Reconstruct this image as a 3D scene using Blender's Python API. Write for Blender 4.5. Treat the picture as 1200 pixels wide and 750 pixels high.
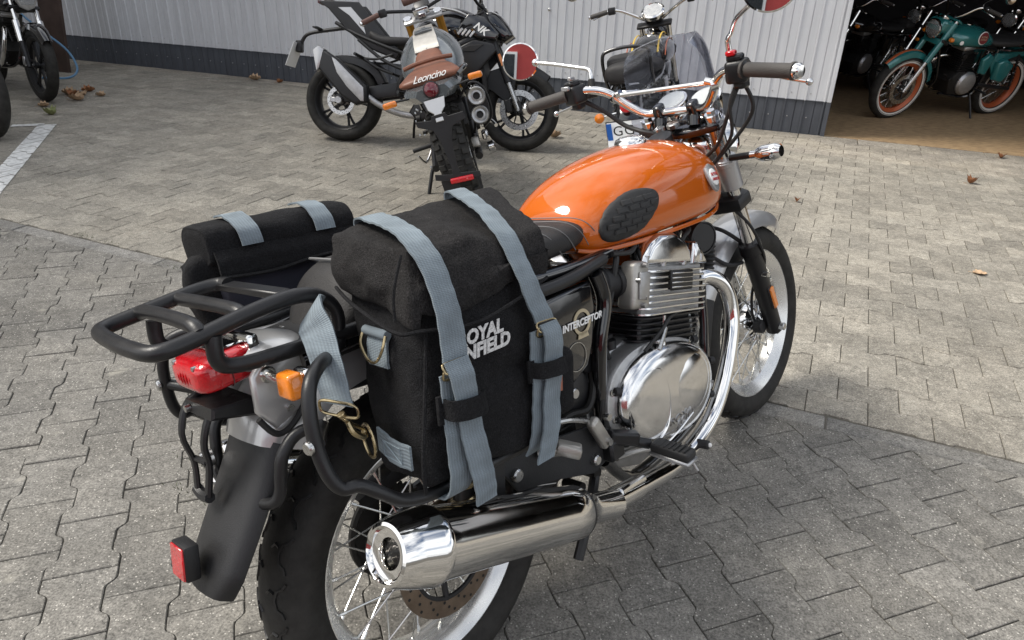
import bpy, bmesh, math, random
from mathutils import Vector, Matrix, Euler
for o in list(bpy.data.objects): bpy.data.objects.remove(o, do_unlink=True)
S = bpy.context.scene
COL = S.collection
R = math.radians
PI = math.pi
random.seed(7)

# ------------------------------------------------------------------ camera
CAM_H, PITCH, ROLL, FPX = 1.347, 26.418, 2.031, 848.31
cam = bpy.data.cameras.new('camera'); camo = bpy.data.objects.new('camera', cam); COL.objects.link(camo)
cam.sensor_width = 36.0; cam.lens = FPX / 1200 * 36.0; cam.clip_start = 0.02; cam.clip_end = 400
_f = Vector((0, math.cos(R(PITCH)), -math.sin(R(PITCH)))); _r0 = Vector((1, 0, 0)); _u0 = _r0.cross(_f)
_r = math.cos(R(ROLL)) * _r0 + math.sin(R(ROLL)) * _u0
_u = -math.sin(R(ROLL)) * _r0 + math.cos(R(ROLL)) * _u0
M = Matrix((( _r.x, _u.x, -_f.x, 0), (_r.y, _u.y, -_f.y, 0), (_r.z, _u.z, -_f.z, CAM_H), (0, 0, 0, 1)))
camo.matrix_world = M
S.camera = camo
S.render.resolution_x = 1200; S.render.resolution_y = 750

# ------------------------------------------------------------------ sky, sun, exposure
SUN_EL, SUN_AZ = 50.0, -86.0           # azimuth measured from +Y clockwise
w = bpy.data.worlds.new('World'); S.world = w; w.use_nodes = True
nt = w.node_tree; nt.nodes.clear()
out = nt.nodes.new('ShaderNodeOutputWorld'); bg = nt.nodes.new('ShaderNodeBackground')
sky = nt.nodes.new('ShaderNodeTexSky'); sky.sky_type = 'NISHITA'; sky.sun_disc = False
sky.sun_elevation = R(SUN_EL); sky.sun_rotation = R(SUN_AZ); sky.dust_density = 4.0; sky.air_density = 1.0; sky.ozone_density = 1.0
tc = nt.nodes.new('ShaderNodeTexCoord'); mp = nt.nodes.new('ShaderNodeMapping'); mp.inputs['Scale'].default_value = (1, 1, 2.2)
ns = nt.nodes.new('ShaderNodeTexNoise'); ns.inputs['Scale'].default_value = 2.3; ns.inputs['Detail'].default_value = 8; ns.inputs['Roughness'].default_value = .55
cr = nt.nodes.new('ShaderNodeValToRGB'); cr.color_ramp.elements[0].position = .36; cr.color_ramp.elements[1].position = .58
mx = nt.nodes.new('ShaderNodeMix'); mx.data_type = 'RGBA'
mx.inputs['B'].default_value = (10.5, 10.7, 11.0, 1)
nt.links.new(tc.outputs['Generated'], mp.inputs['Vector']); nt.links.new(mp.outputs[0], ns.inputs['Vector'])
nt.links.new(ns.outputs['Fac'], cr.inputs['Fac']); nt.links.new(cr.outputs['Color'], mx.inputs['Factor'])
nt.links.new(sky.outputs['Color'], mx.inputs['A']); nt.links.new(mx.outputs['Result'], bg.inputs['Color'])
bg.inputs['Strength'].default_value = 0.068
nt.links.new(bg.outputs[0], out.inputs['Surface'])
sl = bpy.data.lights.new('sun', 'SUN'); sl.energy = 2.0; sl.angle = R(22); sl.color = (1, .95, .87)
so = bpy.data.objects.new('sun', sl); COL.objects.link(so)
_d = Vector((math.sin(R(SUN_AZ)) * math.cos(R(SUN_EL)), math.cos(R(SUN_AZ)) * math.cos(R(SUN_EL)), math.sin(R(SUN_EL))))
so.rotation_euler = _d.to_track_quat('Z', 'Y').to_euler(); so.location = (0, 0, 20)
S.view_settings.view_transform = 'Standard'; S.view_settings.look = 'None'; S.view_settings.gamma = 1.0
S.view_settings.exposure = 1.1; S.view_settings.use_curve_mapping = False

# ------------------------------------------------------------------ materials
def lin(c): return tuple((x / 12.92 if x <= .04045 else ((x + .055) / 1.055) ** 2.4) for x in c)
def mat(name, col, rough=.5, metal=0.0, coat=0.0, bump=0.0, bscale=60, var=0.0, vscale=8, rvar=0.0, spec=None, trans=0.0, ior=1.45, emit=None, coords='Object', alpha=1.0, weave=0, grain=0, streak=0):
    m = bpy.data.materials.new(name); m.use_nodes = True; t = m.node_tree; n = t.nodes; b = n['Principled BSDF']; L = t.links.new
    b.inputs['Base Color'].default_value = (*col, 1); b.inputs['Roughness'].default_value = rough; b.inputs['Metallic'].default_value = metal
    b.inputs['Coat Weight'].default_value = coat; b.inputs['Coat Roughness'].default_value = .04; b.inputs['Transmission Weight'].default_value = trans; b.inputs['IOR'].default_value = ior
    b.inputs['Alpha'].default_value = alpha
    if spec is not None: b.inputs['Specular IOR Level'].default_value = spec
    c = n.new('ShaderNodeTexCoord')
    if var or rvar:
        z = n.new('ShaderNodeTexNoise'); z.inputs['Scale'].default_value = vscale; z.inputs['Detail'].default_value = 6; z.inputs['Roughness'].default_value = .65
        L(c.outputs[coords], z.inputs['Vector'])
        if var:
            mr = n.new('ShaderNodeMapRange'); mr.inputs['From Min'].default_value = .3; mr.inputs['From Max'].default_value = .7
            mr.inputs['To Min'].default_value = 1 - var; mr.inputs['To Max'].default_value = 1 + var; L(z.outputs['Fac'], mr.inputs['Value'])
            h = n.new('ShaderNodeHueSaturation'); h.inputs['Color'].default_value = (*col, 1); L(mr.outputs[0], h.inputs['Value']); L(h.outputs[0], b.inputs['Base Color'])
        if rvar:
            mr = n.new('ShaderNodeMapRange'); mr.inputs['From Min'].default_value = .3; mr.inputs['From Max'].default_value = .7
            mr.inputs['To Min'].default_value = max(.02, rough - rvar); mr.inputs['To Max'].default_value = rough + rvar; L(z.outputs['Fac'], mr.inputs['Value']); L(mr.outputs[0], b.inputs['Roughness'])
    if streak:
        mp_ = n.new('ShaderNodeMapping'); mp_.inputs['Scale'].default_value = (14, 14, .9); g_ = n.new('ShaderNodeNewGeometry'); L(g_.outputs['Position'], mp_.inputs['Vector'])
        z = n.new('ShaderNodeTexNoise'); z.inputs['Scale'].default_value = 1.0; z.inputs['Detail'].default_value = 7; z.inputs['Roughness'].default_value = .7; L(mp_.outputs[0], z.inputs['Vector'])
        mr = n.new('ShaderNodeMapRange'); mr.inputs['From Min'].default_value = .3; mr.inputs['From Max'].default_value = .65; mr.inputs['To Min'].default_value = 1 - streak; mr.inputs['To Max'].default_value = 1 + streak * .3; L(z.outputs['Fac'], mr.inputs['Value'])
        h2 = n.new('ShaderNodeHueSaturation'); L(h.outputs[0], h2.inputs['Color']); L(mr.outputs[0], h2.inputs['Value']); L(h2.outputs[0], b.inputs['Base Color'])
    if grain:
        z = n.new('ShaderNodeTexNoise'); z.inputs['Scale'].default_value = 420; z.inputs['Detail'].default_value = 2; L(c.outputs[coords], z.inputs['Vector'])
        z2 = n.new('ShaderNodeTexNoise'); z2.inputs['Scale'].default_value = 60; z2.inputs['Detail'].default_value = 5; L(c.outputs[coords], z2.inputs['Vector'])
        mr = n.new('ShaderNodeMapRange'); mr.inputs['From Min'].default_value = .3; mr.inputs['From Max'].default_value = .7; mr.inputs['To Min'].default_value = 1 - grain; mr.inputs['To Max'].default_value = 1 + grain; L(z.outputs['Fac'], mr.inputs['Value'])
        ds = n.new('ShaderNodeMapRange'); ds.inputs['From Min'].default_value = .70; ds.inputs['From Max'].default_value = .80; ds.inputs['To Max'].default_value = 1.8; L(z.outputs['Fac'], ds.inputs['Value'])
        lo = n.new('ShaderNodeMapRange'); lo.inputs['From Min'].default_value = .35; lo.inputs['From Max'].default_value = .7; lo.inputs['To Min'].default_value = .88; lo.inputs['To Max'].default_value = 1.15; L(z2.outputs['Fac'], lo.inputs['Value'])
        a_ = n.new('ShaderNodeMath'); a_.operation = 'ADD'; L(mr.outputs[0], a_.inputs[0]); L(ds.outputs[0], a_.inputs[1])
        m_ = n.new('ShaderNodeMath'); m_.operation = 'MULTIPLY'; L(a_.outputs[0], m_.inputs[0]); L(lo.outputs[0], m_.inputs[1])
        h2 = n.new('ShaderNodeHueSaturation'); L(h.outputs[0], h2.inputs['Color']); L(m_.outputs[0], h2.inputs['Value']); L(h2.outputs[0], b.inputs['Base Color'])
    if bump:
        z = n.new('ShaderNodeTexNoise'); z.inputs['Scale'].default_value = bscale; z.inputs['Detail'].default_value = 3; L(c.outputs[coords], z.inputs['Vector'])
        bp_ = n.new('ShaderNodeBump'); bp_.inputs['Strength'].default_value = bump; bp_.inputs['Distance'].default_value = .002
        L(z.outputs['Fac'], bp_.inputs['Height']); L(bp_.outputs[0], b.inputs['Normal'])
    if weave:
        wv = n.new('ShaderNodeTexWave'); wv.inputs['Scale'].default_value = weave; wv.bands_direction = 'Y'; L(c.outputs['UV'], wv.inputs['Vector'])
        w2 = n.new('ShaderNodeTexWave'); w2.inputs['Scale'].default_value = weave * 2.2; w2.bands_direction = 'X'; L(c.outputs['UV'], w2.inputs['Vector'])
        ad = n.new('ShaderNodeMath'); ad.operation = 'ADD'; L(wv.outputs['Fac'], ad.inputs[0]); L(w2.outputs['Fac'], ad.inputs[1])
        bp_ = n.new('ShaderNodeBump'); bp_.inputs['Strength'].default_value = .5; bp_.inputs['Distance'].default_value = .001
        L(ad.outputs[0], bp_.inputs['Height']); L(bp_.outputs[0], b.inputs['Normal'])
        mr = n.new('ShaderNodeMapRange'); mr.inputs['From Max'].default_value = 2; mr.inputs['To Min'].default_value = .82; mr.inputs['To Max'].default_value = 1.12; L(ad.outputs[0], mr.inputs['Value'])
        z = n.new('ShaderNodeTexNoise'); z.inputs['Scale'].default_value = 25; z.inputs['Detail'].default_value = 6; L(c.outputs['Object'], z.inputs['Vector'])
        m2 = n.new('ShaderNodeMath'); m2.operation = 'MULTIPLY'; L(mr.outputs[0], m2.inputs[0])
        m3 = n.new('ShaderNodeMapRange'); m3.inputs['From Min'].default_value = .3; m3.inputs['From Max'].default_value = .7; m3.inputs['To Min'].default_value = .8; m3.inputs['To Max'].default_value = 1.15; L(z.outputs['Fac'], m3.inputs['Value'])
        L(m3.outputs[0], m2.inputs[1])
        h = n.new('ShaderNodeHueSaturation'); h.inputs['Color'].default_value = (*col, 1); L(m2.outputs[0], h.inputs['Value']); L(h.outputs[0], b.inputs['Base Color'])
    if emit: b.inputs['Emission Color'].default_value = (*emit[:3], 1); b.inputs['Emission Strength'].default_value = emit[3]
    return m

MT = {}
MT['chrome'] = mat('chrome', (.80, .79, .77), .07, 1, rvar=.04, vscale=14)
MT['chrome_worn'] = mat('chrome_worn', (.66, .65, .62), .2, 1, rvar=.08, vscale=30, var=.1)
MT['polished'] = mat('polished_aluminium', (.72, .72, .72), .14, 1, rvar=.07, vscale=18, var=.08, bump=.05, bscale=30)
MT['cast'] = mat('cast_aluminium', (.42, .42, .42), .42, .85, var=.15, vscale=30, bump=.3, bscale=220)
MT['greycast'] = mat('warm_grey_cast', (.40, .385, .355), .4, .75, var=.12, vscale=30, bump=.3, bscale=300)
MT['black_gloss'] = mat('black_gloss', (.006, .006, .007), .12, 0, coat=1, rvar=.05, vscale=20)
MT['black_satin'] = mat('black_satin', (.011, .011, .012), .38, 0, rvar=.08, vscale=25, bump=.12, bscale=400)
MT['black_matte'] = mat('black_matte', (.016, .016, .017), .6, 0, var=.2, vscale=20, bump=.2, bscale=300)
MT['plastic'] = mat('black_plastic', (.012, .012, .013), .48, 0, var=.2, vscale=12, bump=.25, bscale=500)
MT['rubber'] = mat('tyre_rubber', (.024, .023, .021), .7, 0, var=.45, vscale=22, bump=.3, bscale=160, spec=.3)
MT['grip'] = mat('grip_rubber', (.055, .050, .046), .62, 0, bump=.6, bscale=500)
MT['orange'] = mat('orange_paint', (.50, .100, .003), .35, .0, coat=1, var=.03, vscale=4, spec=.1)
MT['silver'] = mat('silver_paint', (.46, .46, .46), .3, .55, coat=.8, var=.04, vscale=5)
MT['alloy_rim'] = mat('alloy_rim', (.74, .74, .72), .27, .75, rvar=.06, vscale=12, var=.06)
MT['red_lens'] = mat('red_lens', (.50, .006, .012), .14, 0, coat=1, bump=.5, bscale=220, var=.25, vscale=40)
MT['dark_red_lens'] = mat('dark_red_lens', (.10, .004, .01), .14, 0, coat=1)
MT['amber'] = mat('amber_lens', (.72, .20, .01), .16, 0, coat=1, bump=.4, bscale=200, var=.12, vscale=50)
MT['clear'] = mat('clear_lens', (.9, .92, .93), .04, 0, trans=.85, ior=1.3)
MT['canvas'] = mat('black_canvas', (.0125, .0125, .0135), .92, 0, var=.12, vscale=14, bump=1, bscale=520, spec=.2, grain=.5)
MT['canvas_faded'] = mat('faded_black_canvas', (.0195, .0185, .0185), .92, 0, var=.12, vscale=10, bump=1, bscale=520, spec=.2, grain=.55)
MT['navy'] = mat('navy_lining', (.018, .019, .030), .75, 0, var=.2, vscale=10, bump=.4, bscale=500)
MT['webbing'] = mat('blue_grey_webbing', (.185, .222, .248), .85, 0, weave=6)
MT['thread'] = mat('thread', (.22, .27, .30), .8)
MT['brass'] = mat('antique_brass', (.42, .34, .20), .28, 1, rvar=.1, vscale=60, var=.2)
MT['leather_tag'] = mat('brown_leather', (.28, .10, .06), .55, var=.2, vscale=60, bump=.3, bscale=200)
MT['seat'] = mat('seat_vinyl', (.028, .027, .027), .58, 0, var=.15, vscale=20, bump=.5, bscale=380, spec=.3)
MT['seat_stitch'] = mat('seat_stitch', (.16, .16, .16), .6)
MT['disc'] = mat('disc_steel', (.22, .17, .13), .38, .9, var=.25, vscale=30)
MT['steel'] = mat('steel', (.5, .5, .49), .28, 1, rvar=.1, vscale=40)
MT['white'] = mat('white_print', (.78, .78, .76), .5)
MT['cream'] = mat('cream_print', (.45, .38, .25), .45)
MT['spoke'] = mat('spoke_steel', (.62, .62, .6), .25, 1)
MT['grime'] = mat('oily_black', (.012, .011, .010), .5, .3, var=.4, vscale=30, bump=.5, bscale=90)
MT['hose_blue'] = mat('blue_hose', (.10, .22, .36), .4)
MT['brown_vinyl'] = mat('brown_leather_seat', (.16, .062, .035), .45, 0, var=.2, vscale=15, bump=.3, bscale=200)
MT['brown_grip'] = mat('brown_grip', (.10, .05, .038), .55, bump=.3, bscale=300)
MT['grey_paint'] = mat('grey_paint', (.13, .145, .155), .25, .4, coat=1)
MT['gold'] = mat('gold_fork', (.50, .25, .045), .3, .8)
MT['teal'] = mat('teal_paint', (.022, .16, .16), .25, .2, coat=1)
MT['maroon'] = mat('maroon_paint', (.16, .012, .02), .3, 0, coat=1)
MT['orange_rim'] = mat('rust_orange_rim', (.42, .10, .035), .35, .2)
MT['whitewall'] = mat('whitewall', (.62, .60, .55), .6, var=.1)
MT['red_line'] = mat('red_line', (.40, .015, .02), .4)
MT['plate_white'] = mat('plate_white', (.75, .76, .76), .35)
MT['plate_blue'] = mat('plate_blue', (.02, .13, .50), .4)
MT['ink'] = mat('ink', (.012, .012, .012), .45)
MT['yellow_stripe'] = mat('yellow_stripe', (.60, .40, .05), .35)
MT['rubber_tie'] = mat('rubber_tie', (.02, .02, .02), .6)
def glass_smoke():
    m = bpy.data.materials.new('smoked_screen'); m.use_nodes = True; t = m.node_tree; n = t.nodes; n.clear(); L = t.links.new
    o = n.new('ShaderNodeOutputMaterial'); mx = n.new('ShaderNodeMixShader'); tr = n.new('ShaderNodeBsdfTransparent'); gl = n.new('ShaderNodeBsdfGlossy')
    tr.inputs['Color'].default_value = (.74, .75, .79, 1); gl.inputs['Roughness'].default_value = .08; gl.inputs['Color'].default_value = (1, 1, 1, 1)
    lw = n.new('ShaderNodeLayerWeight'); lw.inputs['Blend'].default_value = .25
    mr = n.new('ShaderNodeMapRange'); mr.inputs['To Min'].default_value = .03; mr.inputs['To Max'].default_value = .38; L(lw.outputs['Fresnel'], mr.inputs['Value'])
    L(mr.outputs[0], mx.inputs['Fac']); L(tr.outputs[0], mx.inputs[1]); L(gl.outputs[0], mx.inputs[2]); L(mx.outputs[0], o.inputs['Surface']); return m
MT['screen'] = glass_smoke()
MT['mirror'] = mat('mirror_glass', (.85, .86, .87), .01, 1)

# ------------------------------------------------------------------ geometry helpers
class G:
    """vertices, faces and optional uv of one part"""
    def __init__(s, v=None, f=None, uv=None): s.v = v or []; s.f = f or []; s.uv = uv
    def __add__(s, o):
        k = len(s.v); return G(s.v + o.v, s.f + [tuple(i + k for i in x) for x in o.f])
    def tf(s, M): return G([M @ Vector(p) for p in s.v], s.f, s.uv)
    def mv(s, x, y, z): return G([Vector(p) + Vector((x, y, z)) for p in s.v], s.f, s.uv)
    def mirror(s): return G([Vector((p[0], -p[1], p[2])) for p in s.v], [tuple(reversed(f)) for f in s.f], s.uv)
def build(name, g, m, parent=None, smooth=True, ang=40, mesh=None):
    if mesh is None:
        mesh = bpy.data.meshes.new(name); mesh.from_pydata([tuple(p) for p in g.v], [], [list(f) for f in g.f]); mesh.validate()
        if g.uv:
            uvl = mesh.uv_layers.new(name='uv')
            for lp in mesh.loops: uvl.data[lp.index].uv = g.uv[lp.vertex_index]
        mesh.materials.append(MT[m] if isinstance(m, str) else m)
        if smooth:
            mesh.shade_smooth()
            try: mesh.set_sharp_from_angle(angle=R(ang))
            except Exception: pass
    o = bpy.data.objects.new(name, mesh); COL.objects.link(o)
    if parent: o.parent = parent
    return o
def catmull(pts, k=5, closed=False):
    P = [Vector(p) for p in pts]; n = len(P); outp = []
    rng = range(n if closed else n - 1)
    for i in rng:
        if closed: a, b, c, d = P[(i - 1) % n], P[i], P[(i + 1) % n], P[(i + 2) % n]
        else: a, b, c, d = P[max(i - 1, 0)], P[i], P[i + 1], P[min(i + 2, n - 1)]
        for j in range(k):
            t = j / k; outp.append(.5 * ((2 * b) + (c - a) * t + (2 * a - 5 * b + 4 * c - d) * t * t + (3 * b - a - 3 * c + d) * t ** 3))
    if not closed: outp.append(P[-1])
    return outp
def tube(pts, r, n=10, k=5, closed=False, cap=True, smooth=True, flat=1.0):
    P = catmull(pts, k, closed) if smooth and len(pts) > 2 else [Vector(p) for p in pts]
    m = len(P)
    if isinstance(r, (list, tuple)):
        rr = []; q = len(r) - 1
        for i in range(m):
            u = i / (m - 1) * q; a = min(int(u), q - 1); rr.append(r[a] + (r[a + 1] - r[a]) * (u - a))
    else: rr = [r] * m
    v = []; f = []; T = []
    for i in range(m):
        a = P[(i - 1) % m] if (closed or i > 0) else P[i]; b = P[(i + 1) % m] if (closed or i < m - 1) else P[i]
        d = (b - a); T.append(d.normalized() if d.length > 1e-9 else Vector((0, 0, 1)))
    N = T[0].orthogonal().normalized()
    if abs(T[0].y) < .9: N = (Vector((0, 1, 0)) - T[0] * T[0].y).normalized()
    for i in range(m):
        N = (N - T[i] * N.dot(T[i])).normalized(); B = T[i].cross(N)
        for j in range(n):
            a = 2 * PI * j / n; v.append(P[i] + N * math.cos(a) * rr[i] + B * math.sin(a) * rr[i] * flat)
    for i in range(m if closed else m - 1):
        i2 = (i + 1) % m
        for j in range(n): j2 = (j + 1) % n; f.append((i * n + j, i * n + j2, i2 * n + j2, i2 * n + j))
    if cap and not closed: f.append(tuple(reversed(range(n)))); f.append(tuple((m - 1) * n + j for j in range(n)))
    return G(v, f)
def axisM(o, ax):
    ax = Vector(ax).normalized(); q = ax.to_track_quat('Z', 'Y'); return Matrix.Translation(Vector(o)) @ q.to_matrix().to_4x4()
def lathe(prof, o=(0, 0, 0), ax=(0, 0, 1), n=24, capa=True, capb=True, phase=0):
    v = []; f = []
    for (r, h) in prof:
        for j in range(n): a = 2 * PI * j / n + phase; v.append(Vector((r * math.cos(a), r * math.sin(a), h)))
    m = len(prof)
    for i in range(m - 1):
        for j in range(n): j2 = (j + 1) % n; f.append((i * n + j, i * n + j2, (i + 1) * n + j2, (i + 1) * n + j))
    if capa: f.append(tuple(reversed(range(n))))
    if capb: f.append(tuple((m - 1) * n + j for j in range(n)))
    return G(v, f).tf(axisM(o, ax))
def ring(prof, o=(0, 0, 0), ax=(0, 0, 1), n=48):
    """closed profile revolved (r,h)"""
    v = []; f = []; m = len(prof)
    for (r, h) in prof:
        for j in range(n): a = 2 * PI * j / n; v.append(Vector((r * math.cos(a), r * math.sin(a), h)))
    for i in range(m):
        i2 = (i + 1) % m
        for j in range(n): j2 = (j + 1) % n; f.append((i * n + j, i * n + j2, i2 * n + j2, i2 * n + j))
    return G(v, f).tf(axisM(o, ax))
def cyl(a, b, r, r2=None, n=14, bev=0.0):
    a = Vector(a); b = Vector(b); L_ = (b - a).length; r2 = r if r2 is None else r2
    pr = [(r, 0), (r2, L_)] if not bev else [(r - bev, 0), (r, bev), (r2, L_ - bev), (r2 - bev, L_)]
    return lathe(pr, a, b - a, n)
def frombm(bm):
    bm.verts.ensure_lookup_table(); g = G([v.co.copy() for v in bm.verts], [tuple(v.index for v in f.verts) for f in bm.faces]); bm.free(); return g
def rrect(hx, hy, r, n=5):
    return [(sx * (hx - r) + r * math.cos(a), sy * (hy - r) + r * math.sin(a)) for sx, sy, a0 in ((1, 1, 0), (-1, 1, PI / 2), (-1, -1, PI), (1, -1, 1.5 * PI)) for a in [a0 + PI / 2 * k / (n - 1) for k in range(n)]]
def box(c, s, rot=(0, 0, 0), bev=.002, seg=1, taper=None):
    bm = bmesh.new(); bmesh.ops.create_cube(bm, size=1)
    for v in bm.verts:
        v.co = Vector((v.co.x * s[0], v.co.y * s[1], v.co.z * s[2]))
        if taper and v.co.z > 0: v.co.x *= taper[0]; v.co.y *= taper[1]
    if bev: bmesh.ops.bevel(bm, geom=bm.edges[:], offset=bev, segments=seg, profile=.5, affect='EDGES')
    bm.verts.index_update(); g = frombm(bm)
    return g.tf(Matrix.Translation(Vector(c)) @ Euler([R(a) for a in rot]).to_matrix().to_4x4())
def plate(poly, a, b, axis='y', bev=.001, seg=1):
    """polygon in the two other axes, extruded from a to b along axis"""
    def mk(p, h): return {'y': (p[0], h, p[1]), 'x': (h, p[0], p[1]), 'z': (p[0], p[1], h)}[axis]
    bm = bmesh.new(); lo = [bm.verts.new(mk(p, a)) for p in poly]; hi = [bm.verts.new(mk(p, b)) for p in poly]; n = len(poly)
    bm.faces.new(lo); bm.faces.new(list(reversed(hi)))
    for i in range(n): bm.faces.new((lo[i], hi[i], hi[(i + 1) % n], lo[(i + 1) % n]))
    bmesh.ops.recalc_face_normals(bm, faces=bm.faces[:])
    if bev:
        es = [e for e in bm.edges if len({v in lo for v in e.verts}) == 1]
        bmesh.ops.bevel(bm, geom=es, offset=bev, segments=seg, profile=.5, affect='EDGES', clamp_overlap=True)
    bm.verts.index_update(); return frombm(bm)
def loft(rings, cap=True):
    n = len(rings[0]); v = [Vector(p) for r_ in rings for p in r_]; f = []
    for i in range(len(rings) - 1):
        for j in range(n): j2 = (j + 1) % n; f.append((i * n + j, i * n + j2, (i + 1) * n + j2, (i + 1) * n + j))
    if cap: f.append(tuple(reversed(range(n)))); f.append(tuple((len(rings) - 1) * n + j for j in range(n)))
    return G(v, f)
def superring(x, w_, z0, z1, e=2.4, n=28, yc=0, eb=None):
    pts = []
    for j in range(n):
        a = 2 * PI * j / n; c = math.cos(a); s_ = math.sin(a); ex = e if s_ >= 0 else (eb or e)
        pts.append(Vector((x, yc + w_ * math.copysign(abs(c) ** (2 / ex), c), (z0 + z1) / 2 + (z1 - z0) / 2 * math.copysign(abs(s_) ** (2 / ex), s_))))
    return pts
def interp(rows, k=4):
    """smooth interpolation of parameter rows"""
    outp = []; n = len(rows)
    for i in range(n - 1):
        a, b, c, d = rows[max(i - 1, 0)], rows[i], rows[i + 1], rows[min(i + 2, n - 1)]
        for j in range(k):
            t = j / k; outp.append([.5 * ((2 * B) + (C - A) * t + (2 * A - 5 * B + 4 * C - D) * t * t + (3 * B - A - 3 * C + D) * t ** 3) for A, B, C, D in zip(a, b, c, d)])
    outp.append(list(rows[-1])); return outp
def ribbon(pts, wd, w_, t=.0025, k=6, smooth=True):
    """strap: centre line pts, width directions wd (one or per point)"""
    P = catmull(pts, k) if smooth and len(pts) > 2 else [Vector(p) for p in pts]
    m = len(P); W = [Vector(x) for x in wd] if isinstance(wd[0], (tuple, list, Vector)) else [Vector(wd)] * len(pts)
    ww = w_ if isinstance(w_, (list, tuple)) else [w_] * len(pts)
    v = []; f = []; uv = []; Ls = 0; q = len(pts) - 1; ph = random.random() * 50
    for i in range(m):
        u = i / (m - 1) * q; a = min(int(u), q - 1); fr = u - a; wv = W[a].lerp(W[a + 1], fr).normalized(); wi = ww[a] + (ww[a + 1] - ww[a]) * fr
        d = (P[min(i + 1, m - 1)] - P[max(i - 1, 0)]).normalized(); nrm = d.cross(wv).normalized()
        if i: Ls += (P[i] - P[i - 1]).length
        base_ = P[i] + nrm * (.0009 * math.sin(Ls * 90 + ph) + .0006 * math.sin(Ls * 230 + ph * 2)) + wv * .0008 * math.sin(Ls * 60 + ph * 3)
        for (s1, s2) in ((-1, -1), (-.33, -1), (.33, -1), (1, -1), (1, 1), (.33, 1), (-.33, 1), (-1, 1)):
            v.append(base_ + wv * s1 * wi / 2 + nrm * (s2 * t / 2 + .0007 * s1 * math.sin(Ls * 45 + ph))); uv.append((Ls * 10, (s1 + 1) / 2 * wi * 10))
    n = 8
    for i in range(m - 1):
        for j in range(n): j2 = (j + 1) % n; f.append((i * n + j, i * n + j2, (i + 1) * n + j2, (i + 1) * n + j))
    f.append(tuple(reversed(range(n)))); f.append(tuple((m - 1) * n + j for j in range(n)))
    return G(v, f, uv)
def ellipsoid(c, s, n=20, m=12, rot=(0, 0, 0)):
    pr = [(max(1e-4, math.sin(PI * i / m)), -math.cos(PI * i / m)) for i in range(m + 1)]
    g = lathe(pr, n=n)
    return g.tf(Matrix.Translation(Vector(c)) @ Euler([R(a) for a in rot]).to_matrix().to_4x4() @ Matrix.Diagonal((*s, 1)))
def text(name, s, size, m, parent, mtx, ext=.0006, shear=0.0, spacing=1.0, bold=0.0):
    cu = bpy.data.curves.new(name, 'FONT'); cu.body = s; cu.size = size; cu.extrude = ext; cu.align_x = 'CENTER'; cu.align_y = 'CENTER'; cu.shear = shear; cu.space_character = spacing; cu.offset = bold; cu.resolution_u = 3
    t = bpy.data.objects.new('tmp', cu); COL.objects.link(t)
    bpy.context.view_layer.update(); dg = bpy.context.evaluated_depsgraph_get(); me = bpy.data.meshes.new_from_object(t.evaluated_get(dg)); bpy.data.objects.remove(t, do_unlink=True)
    me.name = name; me.transform(mtx); me.materials.clear(); me.materials.append(MT[m]); o = bpy.data.objects.new(name, me); COL.objects.link(o); o.parent = parent; return o
def frameM(o, xd, yd):
    x = Vector(xd).normalized(); y = Vector(yd); y = (y - x * y.dot(x)).normalized(); z = x.cross(y)
    return Matrix(((x.x, y.x, z.x, o[0]), (x.y, y.y, z.y, o[1]), (x.z, y.z, z.z, o[2]), (0, 0, 0, 1)))
def thing(name, label, cat, mtx=None, group=None):
    o = bpy.data.objects.new(name, None); COL.objects.link(o); o.empty_display_size = .1
    if mtx is not None: o.matrix_world = mtx
    o['label'] = label; o['category'] = cat
    if group: o['group'] = group
    return o
def tag(o, label=None, cat=None, group=None, kind=None):
    for k, v in (('label', label), ('category', cat), ('group', group), ('kind', kind)):
        if v: o[k] = v
    return o
def clone(o, parent=None):
    c = o.copy(); COL.objects.link(c)
    if parent: c.parent = parent; c.matrix_parent_inverse = o.matrix_parent_inverse.copy()
    for ch in list(o.children): clone(ch, c)
    return c
def bikeM(bx, by, head, lean):
    a = R(head); X = Vector((math.sin(a), math.cos(a), 0)); Yl = Vector((-math.cos(a), math.sin(a), 0)); Z = Vector((0, 0, 1)); l = R(lean)
    Zp = math.cos(l) * Z + math.sin(l) * Yl; Yp = math.cos(l) * Yl - math.sin(l) * Z
    return Matrix(((X.x, Yp.x, Zp.x, bx), (X.y, Yp.y, Zp.y, by), (X.z, Yp.z, Zp.z, 0), (0, 0, 0, 1)))
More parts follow.
